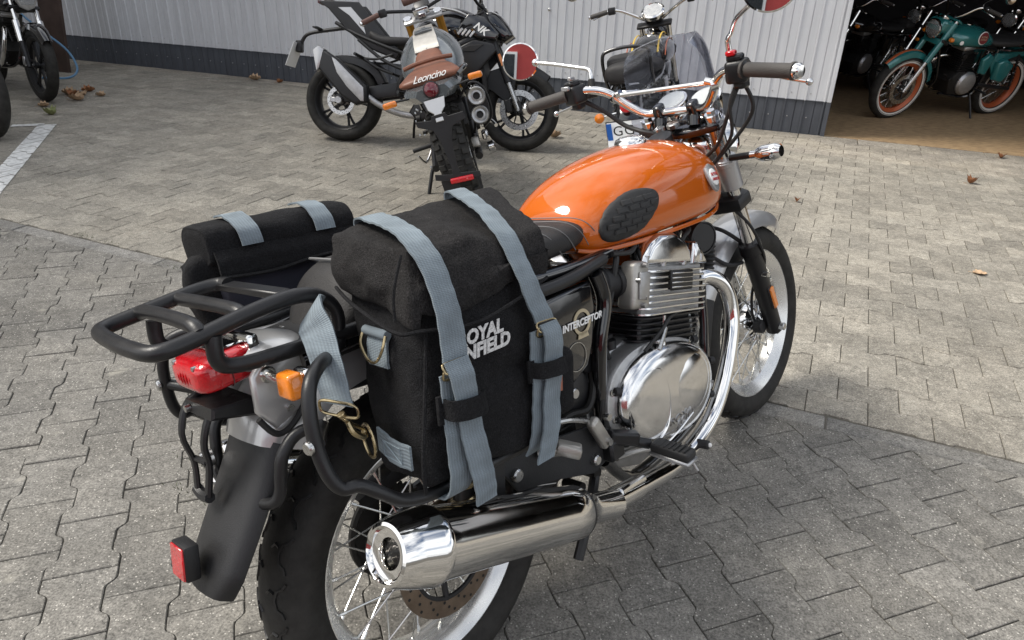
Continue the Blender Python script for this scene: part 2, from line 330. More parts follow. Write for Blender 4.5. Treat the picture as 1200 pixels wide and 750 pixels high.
# ================================================================== SETTING
WL = lambda x: 7.735 - .372 * x                     # line of the garage wall on the ground
WU = Vector((1, -.372, 0)).normalized(); WN = Vector((-WU.y, WU.x, 0))   # along, into the building
STR_U = Vector((1, -.4283, 0)).normalized(); STR_N = Vector((-STR_U.y, STR_U.x, 0))
STR_O = Vector((0, 2.530, 0))                       # far edge of the edging strip
def pav_mat(name, base, dark, warm, spk=1.0):
    m = bpy.data.materials.new(name); m.use_nodes = True; t = m.node_tree; n = t.nodes; L = t.links.new; b = n['Principled BSDF']
    geo = n.new('ShaderNodeNewGeometry'); oi = n.new('ShaderNodeObjectInfo')
    ad = n.new('ShaderNodeMath'); ad.operation = 'ADD'; L(geo.outputs['Random Per Island'], ad.inputs[0]); L(oi.outputs['Random'], ad.inputs[1])
    fr = n.new('ShaderNodeMath'); fr.operation = 'FRACT'; L(ad.outputs[0], fr.inputs[0])
    def noise(s, d=5, r=.6):
        z = n.new('ShaderNodeTexNoise'); z.inputs['Scale'].default_value = s; z.inputs['Detail'].default_value = d; z.inputs['Roughness'].default_value = r; L(geo.outputs['Position'], z.inputs['Vector']); return z
    def mrng(src, a, c, lo, hi):
        z = n.new('ShaderNodeMapRange'); z.inputs['From Min'].default_value = a; z.inputs['From Max'].default_value = c; z.inputs['To Min'].default_value = lo; z.inputs['To Max'].default_value = hi; L(src, z.inputs['Value']); return z.outputs[0]
    def mul(a, c):
        z = n.new('ShaderNodeMath'); z.operation = 'MULTIPLY'; L(a, z.inputs[0]); L(c, z.inputs[1]); return z.outputs[0]
    big = noise(.55, 4); mid = noise(7, 6, .7); fine = noise(170, 4, .75); stain = noise(2.2, 6, .6); m25 = noise(38, 4, .7)
    v = mul(mrng(fr.outputs[0], 0, 1, .84, 1.16), mrng(big.outputs['Fac'], .3, .7, .88, 1.12))
    v = mul(v, mrng(mid.outputs['Fac'], .3, .7, .74, 1.28)); v = mul(v, mrng(m25.outputs['Fac'], .3, .7, .72, 1.3)); v = mul(v, mrng(fine.outputs['Fac'], .25, .75, .2, 1.8))
    h = n.new('ShaderNodeMix'); h.data_type = 'RGBA'; h.inputs['A'].default_value = (*base, 1); h.inputs['B'].default_value = (*warm, 1); L(mrng(stain.outputs['Fac'], .35, .7, 0, 1), h.inputs['Factor'])
    hs = n.new('ShaderNodeHueSaturation'); L(h.outputs['Result'], hs.inputs['Color']); L(v, hs.inputs['Value'])
    # exposed white aggregate
    vo = n.new('ShaderNodeTexVoronoi'); vo.inputs['Scale'].default_value = 170; L(geo.outputs['Position'], vo.inputs['Vector'])
    sep = n.new('ShaderNodeSeparateColor'); L(vo.outputs['Color'], sep.inputs[0])
    g1 = n.new('ShaderNodeMath'); g1.operation = 'GREATER_THAN'; g1.inputs[1].default_value = .83; L(sep.outputs[0], g1.inputs[0])
    sz = n.new('ShaderNodeMath'); sz.operation = 'LESS_THAN'; L(vo.outputs['Distance'], sz.inputs[0]); L(mrng(sep.outputs[1], 0, 1, .12, .42), sz.inputs[1])
    sp = mul(g1.outputs[0], sz.outputs[0]); sp2 = n.new('ShaderNodeMath'); sp2.operation = 'MULTIPLY'; sp2.inputs[1].default_value = .62 * spk; L(sp, sp2.inputs[0])
    m2 = n.new('ShaderNodeMix'); m2.data_type = 'RGBA'; L(sp2.outputs[0], m2.inputs['Factor']); L(hs.outputs[0], m2.inputs['A']); m2.inputs['B'].default_value = (.62, .59, .53, 1)
    # lichen / worn patches
    pt = noise(9, 3, .5); pf = mrng(pt.outputs['Fac'], .66, .74, 0, .55)
    m3 = n.new('ShaderNodeMix'); m3.data_type = 'RGBA'; L(pf, m3.inputs['Factor']); L(m2.outputs['Result'], m3.inputs['A']); m3.inputs['B'].default_value = (.36, .34, .29, 1)
    L(m3.outputs['Result'], b.inputs['Base Color']); b.inputs['Roughness'].default_value = .82; b.inputs['Specular IOR Level'].default_value = .35
    bp_ = n.new('ShaderNodeBump'); bp_.inputs['Strength'].default_value = .8; bp_.inputs['Distance'].default_value = .0022
    L(mul(fine.outputs['Fac'], mrng(mid.outputs['Fac'], .3, .7, .6, 1.2)), bp_.inputs['Height']); L(bp_.outputs[0], b.inputs['Normal'])
    return m
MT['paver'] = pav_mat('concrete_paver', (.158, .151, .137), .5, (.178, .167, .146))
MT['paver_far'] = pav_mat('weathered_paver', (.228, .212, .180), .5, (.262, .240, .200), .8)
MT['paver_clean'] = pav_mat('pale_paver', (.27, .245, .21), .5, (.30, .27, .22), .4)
MT['joint'] = mat('joint_sand', (.085, .078, .065), .95, var=.5, vscale=6, bump=.6, bscale=60)
MT['kerb'] = pav_mat('edging_concrete', (.17, .165, .155), .5, (.19, .18, .16), .5)
MT['paint'] = mat('road_paint', (.62, .62, .60), .7, var=.3, vscale=25, bump=.5, bscale=200)
MT['asphalt'] = mat('asphalt', (.06, .06, .058), .9, var=.2, vscale=2)

# one sheet of ground to the horizon, a hole-free base a few mm under the stones
build('ground', G([(-150, -150, -.02), (150, -150, -.02), (150, 150, -.02), (-150, 150, -.02)], [(0, 1, 2, 3)]), 'asphalt', smooth=False)['kind'] = 'structure'
pave = build('pavement', G([(-14, -6, -.006), (14, -6, -.006), (14, 1.6, -.006), (-14, 13.1, -.006)], [(0, 1, 2, 3)]), 'joint', smooth=False); pave['kind'] = 'structure'

TT = [(-.1, -.0825), (.1, -.0825)]
def tshape():
    # double-T stone: long axis x (0.20), wide ends, narrow waist, softened notches
    g = .0014; a, wd, ws = .1 - g, .0825 - g, .060 - g
    top = [(a, wd), (.064, wd), (.056, wd - .003), (.042, ws + .003), (.034, ws), (-.034, ws), (-.042, ws + .003), (-.056, wd - .003), (-.064, wd), (-a, wd)]
    return [(x, -y) for x, y in reversed(top)] + top
TSH = tshape()
def clip(poly, o, nrm):
    outp = []; n = len(poly)
    for i in range(n):
        a, b = Vector((*poly[i], 0)), Vector((*poly[(i + 1) % n], 0)); da, db = (a - o).dot(nrm), (b - o).dot(nrm)
        if da >= 0: outp.append((a.x, a.y))
        if (da >= 0) != (db >= 0): p = a.lerp(b, da / (da - db)); outp.append((p.x, p.y))
    return outp
def area(p): return abs(sum(p[i][0] * p[(i + 1) % len(p)][1] - p[(i + 1) % len(p)][0] * p[i][1] for i in range(len(p)))) / 2
def stone(poly, bev=.0022, ztop=0.0, tilt=(0, 0)):
    n = len(poly); cx = sum(p[0] for p in poly) / n; cy = sum(p[1] for p in poly) / n
    def ins(p, k): d = Vector((p[0] - cx, p[1] - cy)); L_ = max(d.length, .01); d *= max(0, 1 - k / L_); return (cx + d.x, cy + d.y)
    z = lambda p: ztop + tilt[0] * (p[0] - cx) + tilt[1] * (p[1] - cy)
    v = [(p[0], p[1], -.012) for p in poly] + [(p[0], p[1], z(p) - bev) for p in poly] + [(*ins(p, bev * 1.1), z(p)) for p in poly]
    f = [(i, (i + 1) % n, n + (i + 1) % n, n + i) for i in range(n)] + [(n + i, n + (i + 1) % n, 2 * n + (i + 1) % n, 2 * n + i) for i in range(n)] + [tuple(2 * n + i for i in range(n))]
    return G(v, f)
def visible(x, y):
    d = Vector((x, y, 0)) - camo.location; z = d.dot(_f)
    if z < .2: return None
    return 600 + FPX * d.dot(_r) / z, 375 - FPX * d.dot(_u) / z, FPX / z
stones = []     # (poly world, centre, angle, material)
def lay(org, ang, inside, keep, m):
    ux, uy = math.cos(ang), math.sin(ang)
    for i in range(-90, 91):
        for j in range(-75, 76):
            lx = i * .2 + (.1 if j % 2 else 0); ly = j * .1425; x = org[0] + lx * ux - ly * uy; y = org[1] + lx * uy + ly * ux
            if not inside(x, y): continue
            P = [(x + a * ux - b * uy, y + a * uy + b * ux) for a, b in TSH]; full = True
            for (o_, nn) in keep:
                if min((Vector((*p, 0)) - o_).dot(nn) for p in P) < 0: P = clip(P, o_, nn); full = False
                if len(P) < 3: break
            if len(P) < 3 or area(P) < .0012: continue
            stones.append((P, x, y, ang, m, full))
near_o = STR_O - STR_N * .086
lay((.3, 1.0), R(-70), lambda x, y: -4.6 < x < 3.6 and -1.2 < y and (Vector((x, y, 0)) - near_o).dot(STR_N) < .12, [(near_o - STR_N * .003, -STR_N)], 'paver')
kerb_o = Vector((0, 7.735, 0)) - WN * .20
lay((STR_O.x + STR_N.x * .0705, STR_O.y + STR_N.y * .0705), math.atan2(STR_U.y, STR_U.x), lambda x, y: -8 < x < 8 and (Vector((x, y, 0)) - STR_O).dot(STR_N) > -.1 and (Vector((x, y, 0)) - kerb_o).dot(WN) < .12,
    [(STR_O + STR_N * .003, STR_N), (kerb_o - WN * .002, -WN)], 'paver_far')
# parking line lies on the stones
la = Vector((-3.13, 4.10, 0)); lb = Vector((-3.915, 6.05, 0)); ld = (lb - la).normalized(); ln = Vector((ld.y, -ld.x, 0))
paint = G()
tshared = build('paver', stone(TSH), 'paver', pave, smooth=False); shared = {'paver': tshared.data}
m2_ = tshared.data.copy(); m2_.materials.clear(); m2_.materials.append(MT['paver_far']); shared['paver_far'] = m2_
bpy.data.objects.remove(tshared)
scored = []
for s in stones:
    v = visible(s[1], s[2]); sc = -1
    if v and -60 < v[0] < 1260 and -40 < v[1] < 800: sc = v[2]
    # hidden behind the orange motorcycle's bags and wheels is fine: they may still show in gaps
    scored.append((sc, s))
scored.sort(key=lambda t: -t[0])
rng = random.Random(3); field = {'paver': [], 'paver_far': [], 'paver_clean': []}
cnt = 0
for k, (sc, (P, x, y, ang, m, full)) in enumerate(scored):
    if cnt < 300 and sc > 0:
        cnt += 1
        if full:
            o = bpy.data.objects.new('paver', shared[m]); COL.objects.link(o); o.parent = pave; o.location = (x, y, rng.uniform(-.0016, .0016)); o.rotation_euler = (rng.uniform(-.010, .010), rng.uniform(-.010, .010), ang + rng.uniform(-.008, .008))
        else: build('paver', stone(P), m, pave, smooth=False)
    else:
        mm = m
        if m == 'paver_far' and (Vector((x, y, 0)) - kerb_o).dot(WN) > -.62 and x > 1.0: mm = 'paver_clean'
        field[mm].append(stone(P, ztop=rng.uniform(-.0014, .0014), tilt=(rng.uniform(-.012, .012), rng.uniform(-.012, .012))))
def join(gs):
    v = []; f = []
    for g in gs:
        k = len(v); v += g.v; f += [tuple(i + k for i in x) for x in g.f]
    return G(v, f)
allg = []; mi = []
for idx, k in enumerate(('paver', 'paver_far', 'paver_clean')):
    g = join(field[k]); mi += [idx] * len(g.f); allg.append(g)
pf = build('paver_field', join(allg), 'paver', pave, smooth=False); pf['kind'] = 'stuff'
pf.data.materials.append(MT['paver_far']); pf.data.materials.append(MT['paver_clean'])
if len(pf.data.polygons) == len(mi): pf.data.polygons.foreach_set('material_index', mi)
for s in stones:
    if s[4] != 'paver_far' or not (-4.6 < s[1] < -2.6 and 3.6 < s[2] < 6.4): continue
    for (A, B, hw) in ((la, lb, .07), (lb + ln * -.02, lb - ln * .26, .045)):
        d = (B - A).normalized(); nn = Vector((d.y, -d.x, 0)); P = s[0]
        for o_, q_ in ((A, d), (B, -d), (A - nn * hw, nn), (A + nn * hw, -nn)):
            P = clip(P, o_, q_)
            if len(P) < 3: break
        if len(P) >= 3 and area(P) > .0003:
            n = len(P); cx = sum(p[0] for p in P) / n; cy = sum(p[1] for p in P) / n
            pp = [((p[0] - cx) * .95 + cx, (p[1] - cy) * .95 + cy) for p in P]
            paint = paint + G([(*p, .0042) for p in pp], [tuple(range(n))])
o = build('parking_line', paint, 'paint', smooth=False); o['kind'] = 'structure'
# edging strip of long concrete kerb stones, flush with the paving
for i in range(-6, 5):
    a = STR_O + STR_U * (i * 1.0 + .17) - STR_N * .043
    g = box((0, 0, -.03), (.994, .080, .062), bev=.004).tf(Matrix.Translation(a + STR_U * .5 + Vector((0, 0, random.uniform(-.003, .0)))) @ Matrix.Rotation(math.atan2(STR_U.y, STR_U.x) + random.uniform(-.002, .002), 4, 'Z'))
    build('edging_stone', g, 'kerb', pave, smooth=False)
# pale edging blocks along the garage
ax = math.atan2(WU.y, WU.x)
for i in range(-18, 24):
    a = Vector((0, 7.735, 0)) - WN * .10 + WU * (i * .5)
    build('threshold_slab', box((0, 0, -.03), (.494, .19, .066), bev=.004).tf(Matrix.Translation(a + Vector((0, 0, random.uniform(-.002, .002)))) @ Matrix.Rotation(ax, 4, 'Z')), 'paver_clean', pave, smooth=False)

# grass and moss in the joints: a few tufts
MT['moss'] = mat('moss', (.055, .075, .02), .9, var=.3, vscale=40)
mg = G()
for c in ((-2.25, 3.52), (-2.05, 3.44), (-2.4, 3.3), (-1.6, 3.15), (1.74, 4.62), (-.86, 1.55), (-.92, 1.7)):
    for k in range(26):
        x = c[0] + random.gauss(0, .04); y = c[1] + random.gauss(0, .012) - .43 * (x - c[0]); h = random.uniform(.004, .016); a = random.uniform(0, PI); dx, dy = math.cos(a) * .002, math.sin(a) * .002; t_ = random.uniform(-.008, .008)
        mg = mg + G([(x - dx, y - dy, -.006), (x + dx, y + dy, -.006), (x + t_, y + t_, h)], [(0, 1, 2)])
tag(build('moss', mg, 'moss', smooth=False), 'small green moss tufts growing in the paving joints', 'moss', kind='stuff')

# ------------------------------------------------------------------ garage
garage = thing('garage_building', 'light grey corrugated metal garage wall with dark plinth and open doorway', 'garage', Matrix.Translation((0, 7.735, 0)))
gi = garage.matrix_world.inverted()
MT['sheet'] = mat('grey_sheet_metal', (.60, .61, .63), .5, 0, var=.09, vscale=1.6, bump=.05, bscale=20, streak=.12)
MT['plinth'] = mat('dark_plinth', (.075, .082, .096), .6, 0, var=.15, vscale=3, bump=.1, bscale=40, streak=.25)
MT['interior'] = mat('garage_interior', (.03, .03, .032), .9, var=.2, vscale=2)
MT['woodfloor'] = None
def woodfloor():
    m = bpy.data.materials.new('worn_wood_floor'); m.use_nodes = True; t = m.node_tree; n = t.nodes; L = t.links.new; b = n['Principled BSDF']; geo = n.new('ShaderNodeNewGeometry')
    mp = n.new('ShaderNodeMapping'); mp.inputs['Rotation'].default_value = (0, 0, -ax); mp.inputs['Scale'].default_value = (3.0, 16, 1); L(geo.outputs['Position'], mp.inputs['Vector'])
    z = n.new('ShaderNodeTexNoise'); z.inputs['Scale'].default_value = 3.2; z.inputs['Detail'].default_value = 9; z.inputs['Roughness'].default_value = .7; L(mp.outputs[0], z.inputs['Vector'])
    c = n.new('ShaderNodeValToRGB'); e = c.color_ramp.elements; e[0].position = .30; e[0].color = (.05, .035, .022, 1); e[1].position = .66; e[1].color = (.55, .39, .22, 1); x = e.new(.46); x.color = (.34, .23, .13, 1)
    L(z.outputs['Fac'], c.inputs['Fac']); L(c.outputs['Color'], b.inputs['Base Color']); b.inputs['Roughness'].default_value = .6
    z2 = n.new('ShaderNodeBump'); z2.inputs['Strength'].default_value = .3; z2.inputs['Distance'].default_value = .003; L(z.outputs['Fac'], z2.inputs['Height']); L(z2.outputs[0], b.inputs['Normal']); return m
MT['woodfloor'] = woodfloor()
CORN = 2.775 / WU.x          # distance along the wall to the doorway corner
RW = Matrix.Rotation(ax, 4, 'Z')
PIT = .165
def prof(depth, t=.0):
    # one pitch of corrugated sheet: pan and raised rib
    return [(0, 0), (.066, 0), (.069, .007), (.073, .007), (.076, 0), (.136, 0), (.139, -.011), (.150, -.011), (.153, 0), (PIT, 0)]
def sheet(z0, z1, dy):
    p = prof(0); v = []; f = []; n = len(p)
    for z in (z0, z1):
        for (a, d) in p: v.append((a, d + dy, z))
    for z in (z0, z1):
        for (a, d) in p: v.append((a, d + dy + .004, z))
    for i in range(n - 1): f.append((i, i + 1, n + i + 1, n + i)); f.append((2 * n + i + 1, 2 * n + i, 3 * n + i, 3 * n + i + 1))
    for i in range(n - 1): f.append((i + 1, i, 2 * n + i, 2 * n + i + 1)); f.append((n + i, n + i + 1, 3 * n + i + 1, 3 * n + i))
    return G(v, f)
pm = sm = None
NP = 66
for i in range(NP):
    off = CORN - .03 - (i + 1) * PIT
    a = build('wall_panel', sheet(.30, 3.3, 0), 'sheet', garage, smooth=False, mesh=pm); pm = a.data
    b = build('plinth_panel', sheet(.0, .298, .004), 'plinth', garage, smooth=False, mesh=sm); sm = b.data
    for o in (a, b): o.matrix_local = RW @ Matrix.Translation((off, 0, 0))
# flashing strip between panels and plinth, corner jamb, overlapping door seam
build('flashing', box((CORN - .03 - NP * PIT / 2, -.0, .299), (NP * PIT, .012, .006), bev=0).tf(RW), 'plinth', garage, smooth=False)
build('door_jamb', box((CORN - .012, .04, 1.80), (.036, .14, 3.0), bev=.003).tf(RW), 'sheet', garage, smooth=False)
build('jamb_foot', box((CORN - .012, .042, .149), (.037, .142, .298), bev=.003).tf(RW), 'plinth', garage, smooth=False)
build('door_seam', box((-.18 - .5, -.028, 1.80), (.03, .014, 3.0), bev=.002).tf(RW), 'sheet', garage, smooth=False)
for (u, z) in ((.28, .93), (.28, 2.1)): build('bolt', lathe([(.014, 0), (.014, .006), (.006, .012)], (0, 0, 0), (0, -1, 0), 10).mv(u, -.022, z).tf(RW), 'steel', garage)
sg = G()
for i in range(NP):
    u = CORN - .03 - (i + 1) * PIT + .018
    for z in (.15, .36, 1.15, 1.95): sg = sg + lathe([(.006, 0), (.006, .003), (.003, .005)], (u, -.002, z), (0, -1, 0), 6)
so_ = build('screws', sg.tf(RW), 'cast', garage); so_['kind'] = 'stuff'
# hall behind
W2 = 9.0; DP = 7.5
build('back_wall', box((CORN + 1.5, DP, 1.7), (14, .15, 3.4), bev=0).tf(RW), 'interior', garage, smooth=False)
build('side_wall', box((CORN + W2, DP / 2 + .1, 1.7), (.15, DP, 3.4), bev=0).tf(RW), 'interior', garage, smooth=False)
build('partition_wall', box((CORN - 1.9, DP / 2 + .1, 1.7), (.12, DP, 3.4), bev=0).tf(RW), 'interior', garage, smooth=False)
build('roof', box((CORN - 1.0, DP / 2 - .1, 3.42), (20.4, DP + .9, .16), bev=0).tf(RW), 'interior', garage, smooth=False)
build('lintel', box((CORN + 4.5, .05, 2.95), (9.0, .12, .75), bev=.004).tf(RW), 'sheet', garage, smooth=False)
build('gutter', tube([(CORN - 11, -.43, 3.42), (CORN + 9, -.43, 3.42)], .07, 10, smooth=False).tf(RW), 'sheet', garage)
fl = build('garage_floor', box((CORN + 3.4, DP / 2 + .01, -.046), (11, DP, .1), bev=0).tf(Matrix.Translation((0, 7.735, 0)) @ RW), 'woodfloor', smooth=False); fl['kind'] = 'structure'

# neighbouring buildings outside the frame that shade and mirror in the chrome
MT['render_wall'] = mat('rendered_wall', (.34, .32, .29), .9, var=.1, vscale=1)
MT['red_facade'] = mat('red_facade', (.42, .055, .05), .7, var=.1, vscale=2)
MT['window_dark'] = mat('window_glass', (.02, .025, .03), .08, 0, coat=1)
nb = thing('neighbour_house', 'rendered two-storey house standing left of the yard beyond the parked motorcycles', 'house', Matrix.Translation((-8.5, 9.2, 0)))
build('wall', box((-.8, 0, 3.9), (3, 11, 7.8), bev=0), 'render_wall', nb, smooth=False)
build('roof', plate([(-2.6, 7.8), (1.0, 7.8), (-.8, 9.2)], -5.8, 5.8, 'y', 0), 'plinth', nb, smooth=False)
for k in range(4):
    for zz in (1.5, 4.2):
        wf = build('window', box((.71, -4.4 + k * 2.9, zz), (.06, 1.1, 1.3), bev=.004), 'white', nb, smooth=False); build('pane', box((.73, -4.4 + k * 2.9, zz), (.05, .96, 1.16), bev=0), 'window_dark', wf, smooth=False)
rb = thing('red_shop_building', 'red shop facade with dark windows standing behind the photographer', 'building', Matrix.Translation((-1.5, -15, 0)))
build('wall', box((0, -1.5, 2.1), (22, 3, 4.2), bev=0), 'red_facade', rb, smooth=False)
for k in range(6):
    wf = build('window', box((-8.5 + k * 3.3, .01, 1.9), (.9, .06, 1.3), bev=.004), 'white', rb, smooth=False); build('pane', box((-8.5 + k * 3.3, .03, 1.9), (.78, .05, 1.18), bev=0), 'window_dark', wf, smooth=False)

# ------------------------------------------------------------------ board, hose and leaves by the wall
MT['board'] = mat('dark_brown_board', (.055, .035, .028), .75, var=.3, vscale=6, bump=.4, bscale=20)
bd = build('wooden_board', box((0, 0, .72), (.36, .035, 1.5), rot=(-6, 0, 0), bev=.003).tf(Matrix.Translation((-5.42, 8.95, 0)) @ Matrix.Rotation(R(-22), 4, 'Z')), 'board', smooth=False)
tag(bd, 'dark brown wooden board leaning against the garage wall behind the parked motorcycle', 'board')
hp = [(-6.1, 9.1, 1.25), (-5.98, 9.02, .95), (-5.78, 8.9, .66), (-5.40, 8.68, .46), (-5.10, 8.55, .28), (-4.98, 8.46, .1), (-5.04, 8.36, .016), (-5.3, 8.30, .014)]
tag(build('garden_hose', tube(hp, .012, 8, 6), 'hose_blue'), 'thin blue hose hanging in an arc over the dark board', 'hose')
def leaf(x, y, s, col, yaw, curl, label, z=.003):
    n = 9; v = []; f = []; s *= .82
    for i in range(n + 1):
        u = i / n; wv = s * .42 * math.sin(PI * min(1, u * 1.02)) ** .7 * (1 + .35 * math.sin(u * 22))
        for k in range(5):
            q_ = (k - 2) / 2; v.append((s * (u - .5), q_ * wv, z + curl * (abs(q_) ** 1.5) * wv * 1.6 + curl * .5 * s * (u - .5) ** 2 * 2 + .0015 * math.sin(17 * u + 3 * k)))
    for i in range(n):
        for k in range(4): a = i * 5 + k; f.append((a, a + 1, a + 6, a + 5))
    v2 = [(p[0], p[1], p[2] + .0012) for p in v]; m_ = len(v); f2 = [tuple(reversed([i + m_ for i in q_])) for q_ in f]
    g = G(v + v2, [tuple(reversed(q_)) for q_ in f] + [tuple(reversed(q_)) for q_ in f2])
    stem = tube([(-s * .5, 0, z + .002), (-s * .62, .004, z + .006), (-s * .75, .01, z + .003)], .0012 * s / .08, 5, 2)
    key = 'leaf_%s' % col
    if key not in MT: MT[key] = mat({'b': 'dry_leaf', 't': 'tan_leaf', 'g': 'green_leaf'}[col], {'b': (.26, .11, .045), 't': (.42, .29, .18), 'g': (.20, .22, .09)}[col], .7, var=.4, vscale=60, bump=.3, bscale=60)
    root = thing('fallen_leaf', label, 'leaf', Matrix.Translation((x, y, 0)) @ Matrix.Rotation(R(yaw), 4, 'Z'), 'fallen leaves on the paving')
    build('leaf_blade', g, key, root, ang=80); build('stem', stem, key, root)
leaf(3.294, 5.20, .10, 'b', 20, .9, 'curled orange-brown leaf on pale paving, largest one right of the orange motorcycle')
leaf(1.82, 4.58, .05, 'b', 60, 1.0, 'tiny curled brown leaf right of the chrome turn signal')
leaf(2.355, 3.42, .085, 't', -10, .2, 'thin flat pale leaf on the paving right of the front wheel')
leaf(4.02, 6.06, .09, 'b', 40, .8, 'reddish brown leaf on the garage threshold below the teal motorcycle')
leaf(-3.08, 8.72, .17, 't', 10, .6, 'tan leaf at the foot of the dark plinth, larger of two', .01)
leaf(-2.76, 8.62, .10, 'b', 50, .7, 'small brown leaf at the foot of the dark plinth, right of the tan one')
leaf(.31, 6.25, .15, 't', 30, .7, 'pale crumpled leaf under the black sports motorcycle\'s front wheel')
leaf(-4.11, 6.43, .15, 'g', -15, .8, 'yellow-green folded leaf lying alone near the white parking line')
for k, (x, y, s, c, yw, lb_) in enumerate(((-4.52, 7.45, .17, 't', 20, 'tan leaf nearest the tyre in the heap by the left motorcycle'), (-4.27, 7.13, .20, 't', -10, 'big tan leaf at the front of the heap by the left motorcycle'), (-4.42, 7.62, .16, 'b', 40, 'dark brown leaf at the back of the heap by the left motorcycle'),
        (-4.44, 7.38, .16, 'b', 80, 'brown leaf in the middle of the heap by the left motorcycle'), (-4.36, 7.40, .13, 't', -30, 'pale leaf in the heap, second from its right end'), (-4.18, 7.40, .12, 't', 5, 'pale leaf set apart at the right end of the heap'), (-4.38, 6.78, .12, 't', 30, 'small tan leaf directly in front of the left motorcycle\'s tyre'))):
    leaf(x, y, s, c, yw, .6, lb_)
# ================================================================== MOTORCYCLE PARTS
def tyre_geo(Rt, w_, rr, n=72):
    pr = [(rr, -w_ * .30), (rr + .012, -w_ * .42), (Rt - .052, -w_ * .5), (Rt - .034, -w_ * .485), (Rt - .018, -w_ * .40), (Rt - .007, -w_ * .26), (Rt - .001, -w_ * .10)]
    pr = pr + [(r, -h) for r, h in reversed(pr)]
    return ring(pr, (0, 0, 0), (0, 1, 0), n)
def rim_geo(rr, rw, n=72):
    h = rw / 2; pr = [(rr + .016, -h), (rr + .016, -h + .005), (rr - .002, -h + .012), (rr - .012, -h * .45), (rr - .012, h * .45), (rr - .002, h - .012), (rr + .016, h - .005), (rr + .016, h), (rr + .008, h + .001), (rr - .010, h - .012), (rr - .022, h * .42), (rr - .024, 0), (rr - .022, -h * .42), (rr - .010, -h + .012), (rr + .008, -h - .001)]
    return ring(pr, (0, 0, 0), (0, 1, 0), n)
def tread_geo(Rt, w_, n=26):
    """raised-edge groove marks of the tread, hook shaped, both shoulders"""
    g = G()
    def P(th, y):
        u = abs(y) / (w_ / 2); r = Rt - .001 - .006 * max(0, (u - .2) / .32) ** 1.4 if u < .52 else Rt - .007 - .011 * ((u - .52) / .28) ** 1.2
        r += .0006; return Vector((r * math.cos(th), y, r * math.sin(th)))
    for i in range(n):
        for sg, off in ((-1, 0), (1, .5)):
            t0 = 2 * PI * (i + off) / n; k = .020 / Rt
            for path in ([(t0 - 1.6 * k, .70), (t0 - 1.1 * k, .62), (t0 - .8 * k, .48), (t0, .42), (t0 + .8 * k, .48), (t0 + 1.1 * k, .62), (t0 + 1.6 * k, .66)], [(t0 + 3.6 * k, .12), (t0 + 3.2 * k, .24), (t0 + 3.4 * k, .38)]):
                g = g + tube([P(t, sg * u * w_ / 2) for t, u in path], .0027, 4, 1, smooth=False, cap=False)
    return g
